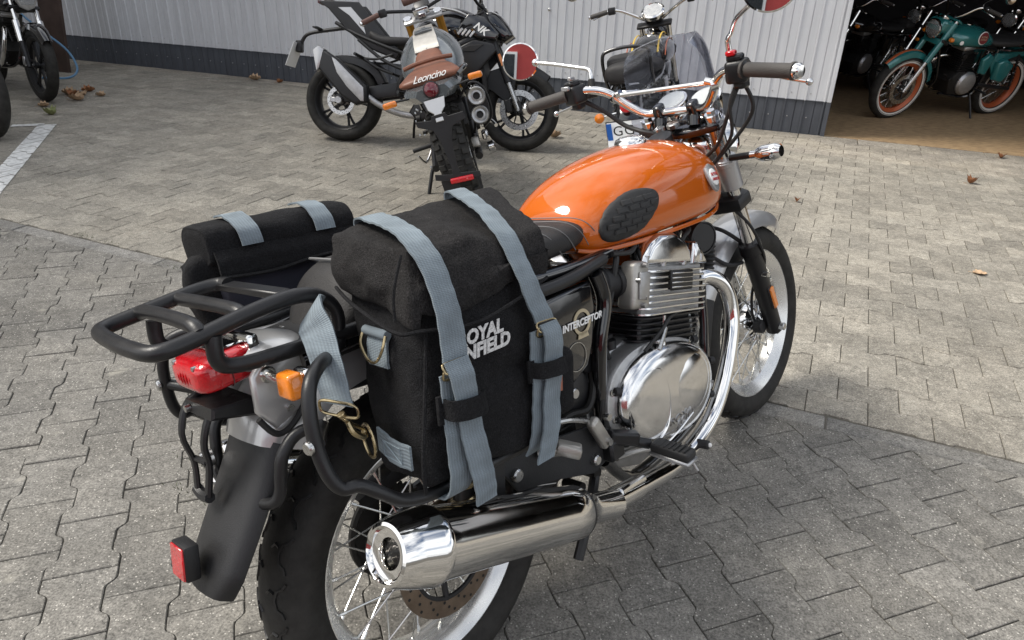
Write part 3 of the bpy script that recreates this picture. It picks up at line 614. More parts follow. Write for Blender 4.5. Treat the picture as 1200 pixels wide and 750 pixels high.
def spoked_wheel(par, x, z, Rt, w_, rr, rw, tyre_m='rubber', rim_m='alloy_rim', hub_m='polished', hubw=.11, hubr=.04, ns=36, single=True, tread=True, disc=None, disc_m='disc', spoke_r=.0019, white=False, drum=None, name='wheel', rot=0, label=None, cast=False):
    o = build(name, rim_geo(rr, rw), rim_m, par); o.location = (x, 0, z); o.rotation_euler = (0, rot, 0)
    if label: o['label'] = label
    ty = build('tyre', tyre_geo(Rt, w_, rr + .004), tyre_m, o)
    if tread: t_ = build('tread', tread_geo(Rt, w_), 'ink', o); t_['kind'] = 'stuff'
    if white:
        for s in (-1, 1): build('whitewall_band', ring([(rr + .016, s * w_ * .435), (rr + .016, s * w_ * .44 + s * .002), (Rt - .045, s * w_ * .505), (Rt - .045, s * w_ * .49)], (0, 0, 0), (0, 1, 0), 60), 'whitewall', o)
    hb = [(hubr * .5, -hubw / 2 - .01), (hubr * .55, -hubw / 2), (hubr, -hubw / 2 + .006), (hubr, -hubw / 2 + .014), (hubr * .7, -hubw / 2 + .02), (hubr * .7, hubw / 2 - .02), (hubr, hubw / 2 - .014), (hubr, hubw / 2 - .006), (hubr * .55, hubw / 2), (hubr * .5, hubw / 2 + .01)]
    build('hub', lathe(hb, (0, 0, 0), (0, 1, 0), 28), hub_m, o)
    if drum: build('hub_cover', lathe([(drum * .98, 0), (drum, .006), (drum, .022), (drum * .8, .03), (drum * .4, .036), (.012, .04)], (0, -.012, 0), (0, -1, 0), 36) + join_simple([box((math.cos(a) * drum * .55, -.046, math.sin(a) * drum * .55), (drum * .5, .006, .005), rot=(0, -math.degrees(a), 0), bev=.001) for a in [2 * PI * k / 14 for k in range(14)]]), hub_m, o)
    if not cast:
        allg = G()
        for k in range(ns):
            sgn = -1 if k % 2 else 1; a0 = 2 * PI * k / ns; crs = (1 if (k // 2) % 2 else -1) * R(58)
            p0 = Vector((hubr * .93 * math.cos(a0 + crs), sgn * (hubw / 2 - .010), hubr * .93 * math.sin(a0 + crs))); p1 = Vector(((rr - .02) * math.cos(a0), sgn * rw * .12, (rr - .02) * math.sin(a0)))
            g = cyl(p0, p1, spoke_r, n=6) + cyl(p1 - (p1 - p0).normalized() * .016, p1, spoke_r * 1.9, n=6)
            if single: build('spoke', g, 'spoke', o)
            else: allg = allg + g
        if not single: s_ = build('spokes', allg, 'spoke', o)
    else:
        g = G()
        for k in range(cast):
            a = 2 * PI * k / cast
            for s in (-.12, .12):
                g = g + tube([(.03 * math.cos(a), 0, .03 * math.sin(a)), (.12 * math.cos(a + s * .5), 0, .12 * math.sin(a + s * .5)), ((rr - .02) * math.cos(a + s), 0, (rr - .02) * math.sin(a + s))], [.016, .010, .011], 6, 2)
        build('wheel_spokes', g, rim_m, o)
    if disc:
        dr, dy = disc; hs = []
        build('brake_disc', ring([(dr * .68, dy - .002), (dr, dy - .002), (dr, dy + .002), (dr * .68, dy + .002)], (0, 0, 0), (0, 1, 0), 60), disc_m, o)
        c_ = G()
        for k in range(6):
            a = 2 * PI * k / 6; c_ = c_ + tube([(hubr * .9 * math.cos(a), dy * .93, hubr * .9 * math.sin(a)), (dr * .72 * math.cos(a + .2), dy, dr * .72 * math.sin(a + .2))], .006, 6, smooth=False)
        c_ = c_ + ring([(dr * .66, dy - .003), (dr * .72, dy - .003), (dr * .72, dy + .003), (dr * .66, dy + .003)], (0, 0, 0), (0, 1, 0), 48) + ring([(hubr * .7, dy * .93 - .004), (hubr * 1.02, dy * .93 - .004), (hubr * 1.02, dy * .93 + .004), (hubr * .7, dy * .93 + .004)], (0, 0, 0), (0, 1, 0), 32)
        build('disc_carrier', c_, 'black_matte', o)
        hg = G()
        for k in range(48):
            a = 2 * PI * k / 48; rk = dr * (.76, .85, .93)[k % 3]
            for yy in (-.0024, .0024): hg = hg + lathe([(.0032, 0), (.0032, .0002)], (rk * math.cos(a), dy + yy, rk * math.sin(a)), (0, math.copysign(1, yy), 0), 7)
        build('disc_holes', hg, 'ink', o)
    return o
def join_simple(gs):
    g = G()
    for q_ in gs: g = g + q_
    return g
def strip_shell(path, hw, crown=.01, drop=.03, t=.003, k=4, nx=9):
    """mudguard: strip along path (x,z pairs), width in y, crowned with turned down sides; crown points away from the wheel"""
    P = catmull([(p[0], 0, p[1]) for p in path], k); m = len(P); hws = hw if isinstance(hw, (list, tuple)) else [hw] * len(path)
    outer = []; q = len(path) - 1
    for i in range(m):
        u = i / (m - 1) * q; a = min(int(u), q - 1); h = hws[a] + (hws[a + 1] - hws[a]) * (u - a)
        d = (P[min(i + 1, m - 1)] - P[max(i - 1, 0)]).normalized(); nrm = Vector((-d.z, 0, d.x))
        if nrm.dot(P[i] - Vector((0 if P[i].x < .7 else 1.4, 0, .32))) < 0: nrm = -nrm
        row = []; row2 = []
        for j in range(nx):
            s = (j / (nx - 1) - .5) * 2; z_ = crown * (1 - abs(s) ** 2) - (drop * max(0, (abs(s) - .72) / .28) ** 1.6)
            yy = h * (s if abs(s) < .8 else math.copysign(.8 + (abs(s) - .8) * .6, s))
            c = P[i] + Vector((0, yy, 0)) + nrm * z_; row.append(c); row2.append(c - nrm * t)
        outer.append(row + list(reversed(row2)))
    return loft(outer)

def make_hero():
    HM = bikeM(-.116, 1.043, 41.95, 13.9)
    def mir_n(c):
        # the rider's mirrors look back over the yard
        m = HM @ Vector(c); a = (camo.location - m).normalized(); b = (Vector((-2.6, -13.4, 2.2)) - m).normalized(); return HM.to_3x3().inverted() @ ((a + b).normalized())
    H = thing('motorcycle', 'orange retro roadster motorcycle with luggage rack leaning on its stand in the foreground', 'motorcycle', HM)
    P = lambda n, g, m, par=H, **k: build(n, g, m, par, **k)
    # ---- wheels
    rw = spoked_wheel(H, 0, .318, .325, .134, .2286, .095, hubw=.15, hubr=.045, disc=(.12, -.098), name='rear_wheel')
    fw = spoked_wheel(H, 1.40, .318, .318, .104, .2286, .078, hubw=.12, hubr=.036, disc=(.16, .07), drum=.075, disc_m='steel', name='front_wheel')
    # ---- swingarm, sprocket, chain
    sw = P('swingarm', tube([(.46, -.115, .375), (.2, -.118, .345), (-.03, -.118, .318)], .02, 10, flat=1.3) + tube([(.46, .115, .375), (.2, .118, .345), (-.03, .118, .318)], .02, 10, flat=1.3) + cyl((.46, -.13, .375), (.46, .13, .375), .026), 'black_satin')
    P('axle', cyl((0, -.15, .318), (0, .15, .318), .010) + cyl((0, -.155, .318), (0, -.135, .318), .018, n=6), 'steel')
    sp = [(.096 if j % 2 else .088) for j in range(76)]; poly = [(sp[j] * math.cos(2 * PI * j / 76), sp[j] * math.sin(2 * PI * j / 76) + .318) for j in range(76)]
    P('sprocket', plate(poly, .083, .089, 'y', 0), 'grime', smooth=False)
    ch = []
    for j in range(24): a = R(90 + 180 * j / 23); ch.append((.095 * math.cos(a), .086, .318 + .095 * math.sin(a)))
    ch += [(.55, .086, .34), (.60, .086, .37), (.55, .086, .41)]
    P('chain', tube(ch, .008, 6, 1, closed=True, smooth=False), 'grime'); P('chain_guard', strip_shell([(.35, .47), (.1, .455), (-.07, .42)], .03, .005, .02).mv(0, .09, 0), 'black_satin')
    # ---- silencers and header pipes (both sides)
    mu_f, mu_r = Vector((.196, -.25, .352)), Vector((-.232, -.272, .527)); ax_ = (mu_r - mu_f).normalized(); Lm = (mu_r - mu_f).length
    body = [(.030, -.14), (.031, -.055), (.042, -.012), (.0500, -.004)]
    mid = [(.0495, .0), (.0515, .003), (.0525, .05), (.0575, Lm - .10), (.0590, Lm - .082)]
    cone = [(.0610, Lm - .082), (.0620, Lm - .078), (.0620, Lm - .070), (.060, Lm - .064), (.0555, Lm - .03), (.049, Lm - .006), (.046, Lm + .002), (.041, Lm + .004), (.038, Lm + .001), (.036, Lm - .004), (.027, Lm - .006), (.0235, Lm - .006), (.022, Lm - .010), (.0215, Lm - .05)]
    for s in (1, -1):
        fm = (lambda g: g) if s == 1 else (lambda g: g.mirror())
        mfl = P('silencer', fm(lathe(mid, mu_f, ax_, 48, capa=False, capb=False)), 'chrome')
        P('silencer_neck', fm(lathe(body, mu_f, ax_, 40, capa=False, capb=False)), 'chrome', mfl)
        P('silencer_gap', fm(lathe([(.0500, -.005), (.0500, .001)], mu_f, ax_, 40)), 'ink', mfl)
        P('silencer_end_cone', fm(lathe(cone, mu_f, ax_, 48, capa=False, capb=False)), 'chrome', mfl)
        P('silencer_bore', fm(lathe([(.0226, Lm - .055), (.0226, Lm - .045)], mu_f, ax_, 24)), 'ink', mfl)
        hd = P('exhaust_pipe', fm(tube([(.915, -.115, .605), (.96, -.125, .603), (1.005, -.14, .575), (1.028, -.15, .52), (1.025, -.155, .455), (.985, -.16, .37), (.925, -.165, .295), (.86, -.17, .248), (.78, -.178, .225), (.69, -.187, .218), (.60, -.197, .227), (.50, -.208, .25), (.40, -.222, .276), (.32, -.235, .303)], .0215, 18, 6)), 'chrome')
        P('exhaust_collar', fm(lathe([(.030, 0), (.031, .004), (.031, .012), (.024, .016)], (.915, -.115, .606), (1, -.2, .02), 20)), 'polished', hd)
        P('clamp_bead', fm(tube([(.455, -.228, .286), (.40, -.236, .30), (.35, -.246, .312)], .008, 8)), 'chrome', hd)
        P('pipe_sleeve', fm(tube([(.44, -.216, .266), (.36, -.229, .29), (.30, -.237, .311)], .026, 16)), 'chrome', hd)
        P('silencer_bracket', fm(plate([(.02, .44), (.07, .52), (.10, .52), (.08, .41)], -.19, -.185)), 'black_satin', hd)
    # ---- engine
    E = P('crankcase', plate([(.43, .49), (.50, .54), (.62, .555), (.88, .485), (.94, .40), (.92, .30), (.82, .225), (.60, .215), (.46, .27), (.42, .36)], -.115, .115, 'y', .012, 2), 'cast')
    def cov(sc_list, c, a, b, tilt, e=2.3):
        rings = []
        for (s, y) in sc_list:
            rr_ = []
            for j in range(56):
                t = 2 * PI * j / 56; u = a * s * math.copysign(abs(math.cos(t)) ** (2 / e), math.cos(t)); v_ = b * s * math.copysign(abs(math.sin(t)) ** (2 / e), math.sin(t))
                ct, st = math.cos(R(tilt)), math.sin(R(tilt)); rr_.append(Vector((c[0] + u * ct + v_ * st, y, c[1] - u * st + v_ * ct)))
            rings.append(rr_)
        return loft(rings)
    cvr = P('clutch_cover', cov([(.98, -.10), (1.0, -.104), (1.0, -.150), (.985, -.158), (.96, -.160)], (.655, .405), .215, .128, 13), 'cast')
    P('cover_face', cov([(.955, -.158), (.955, -.170), (.93, -.181), (.86, -.190), (.70, -.1955), (.45, -.199), (.12, -.2)], (.665, .402), .208, .125, 13, 2.2), 'polished', cvr)
    for (x, z) in ((.468, .475), (.465, .41), (.475, .345), (.60, .29), (.76, .275), (.86, .31), (.875, .40), (.80, .485), (.64, .535)):
        P('cover_bolt', lathe([(.0095, 0), (.0095, .006), (.005, .0065), (.005, .004)], (x, -.157, z), (0, -1, 0), 12), 'steel', cvr)
        P('bolt_pocket', tube([(x + .018, -.166, z - .004), (x + .004, -.162, z)], .010, 10, smooth=False), 'black_matte', cvr)
    tm = frameM((.735, -.1985, .335), (1, .06, -.05), (.28, 0, 1)); text('cover_lettering', 'ROYAL ENFIELD', .030, 'cast', cvr, frameM((.745, -.1965, .338), (1, .10, .12), (0, -.12, 1)), .0018, .25)
    P('cover_rib', tube([(.59, -.196, .292), (.66, -.198, .305), (.73, -.196, .322)], .0022, 6), 'polished', cvr)
    P('cover_ridge', tube([(.50, -.187, .345), (.485, -.186, .40), (.50, -.187, .455), (.545, -.190, .49), (.60, -.193, .488), (.625, -.196, .45), (.632, -.198, .40), (.615, -.197, .34), (.57, -.194, .315), (.52, -.189, .325)], .0035, 8, 5, closed=True), 'polished', cvr); P('cover_dome', ellipsoid((.735, -.186, .395), (.095, .020, .082), 32, 16, rot=(0, 13, 0)), 'polished', cvr)
    P('clutch_actuator', cyl((.645, -.168, .40), (.66, -.168, .515), .019, .021, 18, .003) + cyl((.66, -.168, .515), (.662, -.168, .53), .012, .010), 'polished', cvr)
    P('actuator_arm', box((.652, -.168, .535), (.05, .014, .008), rot=(0, 10, 20), bev=.002) + cyl((.63, -.18, .52), (.69, -.162, .552), .0075) + cyl((.685, -.162, .545), (.69, -.162, .585), .006) , 'steel', cvr)
    P('clutch_cable', tube([(.59, -.17, .53), (.66, -.175, .56), (.72, -.165, .575), (.80, -.16, .565), (.87, -.14, .53), (.92, -.10, .60), (.95, -.05, .75)], .0045, 7), 'rubber_tie')
    P('oil_filler', cyl((.545, -.105, .545), (.545, -.105, .565), .016) + box((.545, -.105, .572), (.03, .006, .012)), 'black_satin', E)
    P('crankcase_boss', cyl((.47, -.10, .46), (.47, -.135, .46), .034, .030, 20, .004) + cyl((.44, -.10, .55), (.44, -.128, .55), .022, n=16, bev=.003), 'black_satin', E)
    EM = Matrix.Translation((.755, 0, .636)) @ Matrix.Rotation(R(13), 4, 'Y')
    P('cylinder_block', box((0, 0, -.115), (.25, .29, .13), bev=.006).tf(EM), 'black_satin')
    for k in range(7): P('cylinder_fin', plate(rrect(.140, .165 - k * .0018, .035), -.0703 - k * .0135, -.0657 - k * .0135, 'z', .001).tf(EM), 'black_satin')
    hdm = P('cylinder_head', box((.0, 0, -.004), (.27, .30, .118), bev=.006).tf(EM), 'cast')
    for k in range(8):
        zz = -.058 + k * .0142
        P('head_fin', plate(rrect(.148 - (.012 if k > 5 else 0), .173, .035), zz - .0026, zz + .0026, 'z', .001).tf(EM), 'polished', hdm)
    P('head_badge', box((.0, -.176, .018), (.10, .006, .048), bev=.004).tf(EM), 'black_satin', hdm)
    for k in range(4): P('badge_fin', box((.0, -.1785, .002 + k * .011), (.092, .005, .003), bev=.001).tf(EM), 'polished', hdm)
    for s in (1, -1):
        fm = (lambda g: g) if s == 1 else (lambda g: g.mirror())
        rc = P('rocker_cover', fm(plate([(-.135, .052), (-.13, .075), (-.108, .104), (-.07, .124), (-.01, .130), (.038, .116), (.066, .088), (.076, .052)], -.162, -.01, 'y', .022, 4).tf(EM)), 'polished')
        P('rocker_cover_front', fm(plate([(.084, .052), (.090, .104), (.105, .108), (.145, .072), (.160, .052)], -.158, -.02, 'y', .012, 3).tf(EM)), 'polished', rc)
        P('throttle_cover', fm(box((-.160, -.150, .012), (.072, .05, .108), bev=.012, seg=3, taper=(.75, .9)).tf(EM)), 'greycast')
        P('intake_stub', fm(cyl((.585, -.115, .69), (.50, -.10, .715), .031, n=18, bev=.004) + cyl((.60, -.12, .688), (.57, -.115, .692), .037, n=18, bev=.004) + cyl((.545, -.107, .70), (.53, -.105, .703), .036, n=18, bev=.003)), 'black_matte')
        P('throttle_boss', fm(box((-.158, -.1765, .012), (.040, .006, .062), bev=.003, seg=2).tf(EM) + cyl((-.16, -.174, -.032), (-.16, -.184, -.032), .006, n=12).tf(EM) + cyl((-.16, -.174, .058), (-.16, -.184, .058), .006, n=12).tf(EM)), 'cast')
        P('cover_screw', fm(cyl((.585, -.170, .70), (.588, -.179, .70), .006) + cyl((.605, -.170, .655), (.608, -.179, .655), .006)), 'steel')
    for (x, z) in ((-.12, -.058), (-.05, -.066), (.04, -.066), (.12, -.058)):
        P('head_stud', cyl((x, -.155, z + .118), (x, -.155, z + .135), .007, n=6).tf(EM), 'steel')
    for (x, z) in ((.52, .515), (.60, .535), (.72, .515), (.82, .485), (.90, .44), (.915, .36), (.46, .33), (.86, .26)): P('case_bolt', cyl((x, -.112, z), (x, -.122, z), .007, n=10, bev=.001), 'steel')
    P('breather_hose', tube([(.60, -.09, .79), (.58, -.125, .76), (.56, -.13, .72), (.53, -.125, .64), (.50, -.125, .58), (.52, -.12, .53)], .007, 8) + tube([(.68, -.08, .775), (.66, -.12, .765), (.62, -.135, .755), (.56, -.13, .765)], .006, 8), 'rubber_tie')
    P('wiring_loom', tube([(.92, -.08, .77), (.90, -.12, .745), (.86, -.13, .735), (.83, -.12, .70)], .006, 8) + tube([(.97, -.05, .74), (.95, -.10, .70), (.96, -.11, .64), (.98, -.09, .58)], .007, 8), 'rubber_tie')
    P('oil_hose', tube([(.83, -.135, .60), (.835, -.14, .52), (.84, -.135, .47)], .008, 8) + tube([(.87, -.13, .56), (.875, -.14, .50), (.89, -.12, .45)], .005, 7), 'steel')
    P('spark_lead', tube([(.80, -.12, .76), (.82, -.13, .74), (.815, -.135, .70), (.79, -.13, .66)], .0055, 8) + cyl((.812, -.133, .73), (.80, -.135, .68), .009), 'rubber_tie')
    P('oil_cooler', box((.985, 0, .60), (.035, .20, .13), bev=.004), 'black_satin')
    bel = [( .020 + .006 * (i % 2), i * .006) for i in range(22)]
    P('fork_gaiter_hose', lathe(bel, (1.035, -.075, .56), (.25, 0, 1), 14), 'rubber_tie')
    P('horn', cyl((1.00, -.07, .70), (.985, -.11, .70), .042, n=24, bev=.004) + ring([(.040, 0), (.044, 0), (.044, .006), (.040, .006)], (.985, -.108, .70), (-.3, -1, 0), 28), 'black_satin')
    # ---- frame
    P('frame', tube([(1.10, 0, .80), (.95, -.06, .79), (.75, -.10, .775), (.50, -.115, .765), (.25, -.118, .78), (0, -.115, .80), (-.2, -.10, .79)], .014, 10)
      + tube([(1.10, 0, .80), (.95, .06, .79), (.75, .10, .775), (.50, .115, .765), (.25, .118, .78), (0, .115, .80), (-.2, .10, .79)], .014, 10)
      + tube([(1.09, 0, .74), (1.03, -.06, .60), (1.0, -.08, .40), (.93, -.09, .22), (.6, -.10, .19), (.46, -.12, .30)], .015, 10)
      + tube([(1.09, 0, .74), (1.03, .06, .60), (1.0, .08, .40), (.93, .09, .22), (.6, .10, .19), (.46, .12, .30)], .015, 10), 'black_gloss')
    P('side_rail', tube([(.475, -.145, .745), (.49, -.148, .68), (.465, -.145, .60), (.455, -.14, .52), (.45, -.135, .44), (.455, -.125, .37)], .017, 14), 'black_gloss')
    P('side_rail', tube([(.475, .145, .745), (.49, .148, .68), (.465, .145, .60), (.455, .14, .52), (.45, .135, .44), (.455, .125, .37)], .017, 14), 'black_gloss')
    P('seat_rail', tube([(.52, -.135, .765), (.40, -.142, .755), (.28, -.145, .758), (.1, -.14, .775)], .013, 12), 'black_satin')
    P('air_box', box((.36, 0, .62), (.24, .22, .26), bev=.03, seg=3), 'black_satin')
    sp_ = P('side_panel', plate([(.24, .735), (.36, .738), (.455, .735), (.462, .68), (.44, .60), (.415, .555), (.36, .535), (.30, .58), (.25, .65)], -.150, -.115, 'y', .012, 3), 'black_gloss')
    P('side_panel', plate([(.24, .735), (.36, .738), (.455, .735), (.462, .68), (.44, .60), (.415, .555), (.36, .535), (.30, .58), (.25, .65)], .115, .150, 'y', .012, 3), 'black_gloss')
    P('side_panel_lower', plate([(.30, .575), (.36, .53), (.41, .55), (.43, .52), (.425, .44), (.34, .44), (.29, .50)], -.128, -.105, 'y', .006, 2), 'black_satin')
    P('panel_bolt', cyl((.375, -.125, .505), (.375, -.136, .505), .012, n=16, bev=.002), 'steel')
    SM = frameM((.404, -.1518, .660), (1, .0, -.045), (.05, 0, 1))
    P('emblem_ring', ring([(.021, -.0005), (.028, -.0005), (.028, .0012), (.021, .0012)], n=36).tf(SM), 'cream', sp_)
    P('emblem_bar', plate([(-.018, -.034), (.018, -.034), (.014, -.022), (-.014, -.022)], -.0005, .0012, 'z', 0).tf(SM), 'cream', sp_)
    text('lettering', 'INTERCEPTOR', .0205, 'white', sp_, SM @ Matrix.Translation((0, 0, .002)), .0005, .15, 1.0, .0007)
    P('panel_ring', ring([(.030, 0), (.0315, 0), (.0315, .001), (.030, .001)], n=30).tf(frameM((.375, -.151, .592), (1, 0, -.1), (0, 0, 1))), 'steel', sp_)
    # foot area
    P('footrest_plate', plate([(.10, .47), (.17, .50), (.28, .455), (.38, .435), (.44, .40), (.44, .34), (.37, .325), (.25, .37), (.14, .40)], -.165, -.157, 'y', .001), 'black_matte')
    P('plate_bolt', cyl((.137, -.16, .44), (.137, -.178, .44), .013, n=16, bev=.003), 'steel'); P('plate_bolt', cyl((.372, -.16, .358), (.372, -.178, .358), .012, n=16, bev=.003), 'steel')
    P('heel_guard', box((.375, -.186, .425), (.030, .022, .085), rot=(0, -28, 0), bev=.008, seg=3), 'greycast')
    P('guard_bolt', cyl((.395, -.19, .455), (.395, -.203, .455), .008, n=12) + cyl((.39, -.19, .40), (.39, -.203, .40), .008, n=12), 'steel')
    P('brake_line', tube([(.24, -.17, .50), (.30, -.175, .485), (.36, -.175, .455)], .006, 8), 'steel')
    P('passenger_footrest', tube([(.205, -.17, .455), (.23, -.21, .46), (.25, -.235, .452)], .013, 10) + box((.24, -.218, .458), (.05, .035, .024), rot=(0, 20, -50), bev=.006, seg=2), 'greycast')
    P('rider_bracket', tube([(.40, -.16, .385), (.45, -.19, .375), (.495, -.225, .352)], .012, 10) + box((.45, -.19, .38), (.07, .03, .03), rot=(0, 15, -35), bev=.005) + box((.43, -.17, .36), (.05, .04, .05), bev=.006), 'black_satin')
    pg = P('rider_footrest', box((.494, -.285, .352), (.040, .095, .022), rot=(4, 0, 0), bev=.007, seg=3), 'rubber_tie')
    for k in range(7): P('peg_rib', box((.494, -.25 - k * .012, .3645), (.034, .004, .003), rot=(4, 0, 0), bev=.001), 'rubber_tie', pg)
    P('footrest_base', box((.494, -.285, .338), (.044, .10, .010), rot=(4, 0, 0), bev=.003) + cyl((.50, -.325, .335), (.505, -.335, .31), .004), 'cast', pg)
    P('brake_pedal', tube([(.44, -.17, .33), (.54, -.185, .31), (.64, -.195, .25), (.72, -.19, .222), (.745, -.185, .226)], [.010, .012, .010, .010, .012], 10, flat=.8), 'greycast')
    P('pedal_pad', cyl((.745, -.175, .228), (.75, -.222, .228), .0115, n=14, bev=.002), 'rubber_tie'); P('pedal_tip', ellipsoid((.7505, -.224, .228), (.006, .005, .006), 10, 6), 'white')
    P('centre_stand', tube([(.42, -.12, .28), (.36, -.14, .22), (.30, -.145, .14)], .012, 8) + tube([(.42, .12, .28), (.36, .14, .22), (.30, .145, .14)], .012, 8) + tube([(.42, -.13, .29), (.42, .13, .29)], .014, 8, smooth=False), 'black_satin')
    P('side_stand', tube([(.47, .12, .27), (.46, .19, .16), (.44, .29, -.06)], .012, 8, smooth=False) + box((.44, .30, -.065), (.06, .05, .008), bev=.002), 'black_satin')
    for s in (-1, 1):
        sh = P('shock_absorber', cyl((.01, s * .138, .36), (.10, s * .135, .70), .012) + cyl((.012, s * .138, .37), (.05, s * .137, .50), .023, n=14), 'black_satin')
        hx = [(.018 + .085 * t / 90 + .025 * math.cos(t * .7), s * .137 + .025 * math.sin(t * .7), .40 + .26 * t / 90) for t in range(91)]
        P('coil_spring', tube(hx, .0045, 6, 1, smooth=False), 'brass', sh)
    P('cable_bundle', tube([(.46, -.11, .56), (.44, -.13, .50), (.40, -.14, .46), (.33, -.14, .47), (.27, -.13, .44)], .009, 8) + tube([(.50, -.12, .50), (.44, -.15, .46), (.42, -.15, .42), (.38, -.14, .36)], .006, 8) + tube([(.24, -.14, .52), (.30, -.13, .40), (.28, -.12, .32)], .007, 8) + tube([(.16, -.14, .54), (.22, -.13, .44), (.33, -.13, .33)], .006, 8) + box((.33, -.10, .40), (.10, .05, .09), bev=.008) + box((.22, -.09, .36), (.12, .05, .08), bev=.008) + cyl((.34, -.10, .30), (.34, -.15, .30), .012, n=12), 'grime')
    dc = P('swingarm_label', box((.225, -.146, .382), (.105, .003, .034), rot=(0, 22, 0), bev=.0005), 'ink')
    for zz in (-.014, .014): P('label_line', box((.225, -.148, .382), (.092, .001, .0016), rot=(0, 22, 0), bev=0).mv(zz * .37, 0, zz * .93), 'white', dc)
    for zz in (-.008, -.004, 0, .004, .008): P('label_text', box((.225, -.148, .382), (.07, .001, .0009), rot=(0, 22, 0), bev=0).mv(zz * .37, 0, zz * .93), 'cream', dc)
    # ---- tank
    rows = [(.484, .060, .795, .850, 2.4), (.496, .100, .780, .876, 2.5), (.535, .126, .770, .908, 2.5), (.60, .142, .765, .937, 2.55), (.69, .153, .761, .959, 2.6), (.79, .160, .759, .971, 2.6), (.89, .162, .757, .973, 2.6), (.97, .156, .756, .964, 2.55), (1.04, .140, .761, .943, 2.4), (1.09, .110, .774, .912, 2.2), (1.118, .07, .80, .883, 2.1), (1.130, .02, .83, .855, 2)]
    rg = []
    for (x, w_, z0, z1, e) in interp(rows, 4):
        zm = z0 + (z1 - z0) * .40; pts = []
        for j in range(40):
            a = 2 * PI * j / 40; c, s = math.cos(a), math.sin(a); ex = e * .86 if s >= 0 else e * 1.5
            y = w_ * math.copysign(abs(c) ** (2 / ex), c); z = zm + ((z1 - zm) if s >= 0 else (zm - z0)) * math.copysign(abs(s) ** (2 / ex), s); pts.append(Vector((x, y, z)))
        rg.append(pts)
    tg = loft(rg); tank = P('fuel_tank', tg, 'orange', ang=80)
    # seam lip round the bottom
    lip = [(r_[0], -r_[1] * .88, r_[2] + .007) for r_ in interp(rows, 3)[3:-5]]
    for s in (1, -1): P('tank_seam', tube([(x, y * s, z) for x, y, z in lip], .0040, 8, 2, flat=1.4), 'orange', tank)
    def tank_y(x, z):
        best = None
        rr_ = interp(rows, 4); k = min(range(len(rr_)), key=lambda i: abs(rr_[i][0] - x)); x_, w_, z0, z1, e = rr_[k]; zm = z0 + (z1 - z0) * .40
        if z >= zm: ex = e * .86; u = (z - zm) / (z1 - zm)
        else: ex = e * 1.5; u = (zm - z) / (zm - z0)
        u = min(.995, max(0, u)); return w_ * (1 - u ** ex) ** (1 / ex)
    kp = [(.527, .800), (.518, .822), (.528, .846), (.555, .868), (.60, .886), (.65, .894), (.705, .888), (.728, .872), (.724, .848), (.700, .824), (.660, .800), (.61, .788), (.56, .787)]
    cx_, cz_ = .625, .840; kp = [(cx_ + (x - cx_) * .90, cz_ + (z - cz_) * .94) for x, z in kp]
    for s in (1, -1):
        v = []; f = []; n = len(kp) * 4; kk = catmull([(x, 0, z) for x, z in kp], 4, True)
        for sc_, off in ((1.0, .0005), (.985, .006), (.9, .0085), (.6, .009), (.25, .009)):
            for p in kk:
                x = cx_ + (p.x - cx_) * sc_; z = cz_ + (p.z - cz_) * sc_; v.append((x, -s * (tank_y(x, z) + off), z))
        for r_ in range(4):
            for j in range(n): j2 = (j + 1) % n; f.append((r_ * n + j, (r_ + 1) * n + j, (r_ + 1) * n + j2, r_ * n + j2) if s == 1 else (r_ * n + j, r_ * n + j2, (r_ + 1) * n + j2, (r_ + 1) * n + j))
        f.append(tuple(4 * n + j for j in range(n)) if s == -1 else tuple(reversed([4 * n + j for j in range(n)])))
        pad = P('knee_pad', G(v, f), 'rubber_tie', tank, ang=60)
        def inside(x, z, sc_=.90):
            q = [(cx_ + (p.x - cx_) * sc_, cz_ + (p.z - cz_) * sc_) for p in kk]; c = False
            for i in range(len(q)):
                (x1, z1), (x2, z2) = q[i], q[i - 1]
                if (z1 > z) != (z2 > z) and x < (x2 - x1) * (z - z1) / (z2 - z1) + x1: c = not c
            return c
        for r_ in range(7):
            zz0 = .792 + r_ * .0145
            for c in range(12):
                xx0 = .475 + c * .034 + (.017 if r_ % 2 else 0)
                cor = [(xx0, zz0), (xx0 + .031, zz0), (xx0 + .031, zz0 + .0118), (xx0, zz0 + .0118)]
                if sum(inside(x, z, .93) for x, z in cor) < 3: continue
                cor = [(x, z) if inside(x, z, .93) else (x + (cx_ - x) * .16, z + (cz_ - z) * .16) for x, z in cor]
                lo = [(x, -s * (tank_y(x, z) + .008), z) for x, z in cor]; mx_ = sum(x for x, z in cor) / 4; mz = sum(z for x, z in cor) / 4
                hi = [(mx_ + (x - mx_) * .86, -s * (tank_y(x, z) + .0115), mz + (z - mz) * .75) for x, z in cor]
                P('pad_block', G(lo + hi, [(4, 5, 6, 7), (0, 1, 5, 4), (1, 2, 6, 5), (2, 3, 7, 6), (3, 0, 4, 7)] if s == 1 else [(7, 6, 5, 4), (4, 5, 1, 0), (5, 6, 2, 1), (6, 7, 3, 2), (7, 4, 0, 3)]), 'rubber_tie', tank, smooth=False)
        # tank badge
        bx_, bz_ = .962, .862; yb = tank_y(bx_, bz_)
        BM = frameM((bx_, -s * (yb + .006), bz_), (s * 1, s * .14 * s, -.08 * s), (0, s * .36, 1))
        shp = [(0, -.034), (.012, -.028), (.020, -.014), (.026, .004), (.024, .024), (.012, .028), (0, .033), (-.012, .028), (-.024, .024), (-.026, .004), (-.020, -.014), (-.012, -.028)]
        bd_ = P('tank_badge', plate([(x * 1.15, y * 1.1) for x, y in shp], -.004, .004, 'z', .0015, 2).tf(BM), 'silver', tank)
        P('badge_centre', lathe([(.022, 0), (.022, .006), (.019, .0075), (.004, .008)], n=28).tf(BM), 'white', tank)
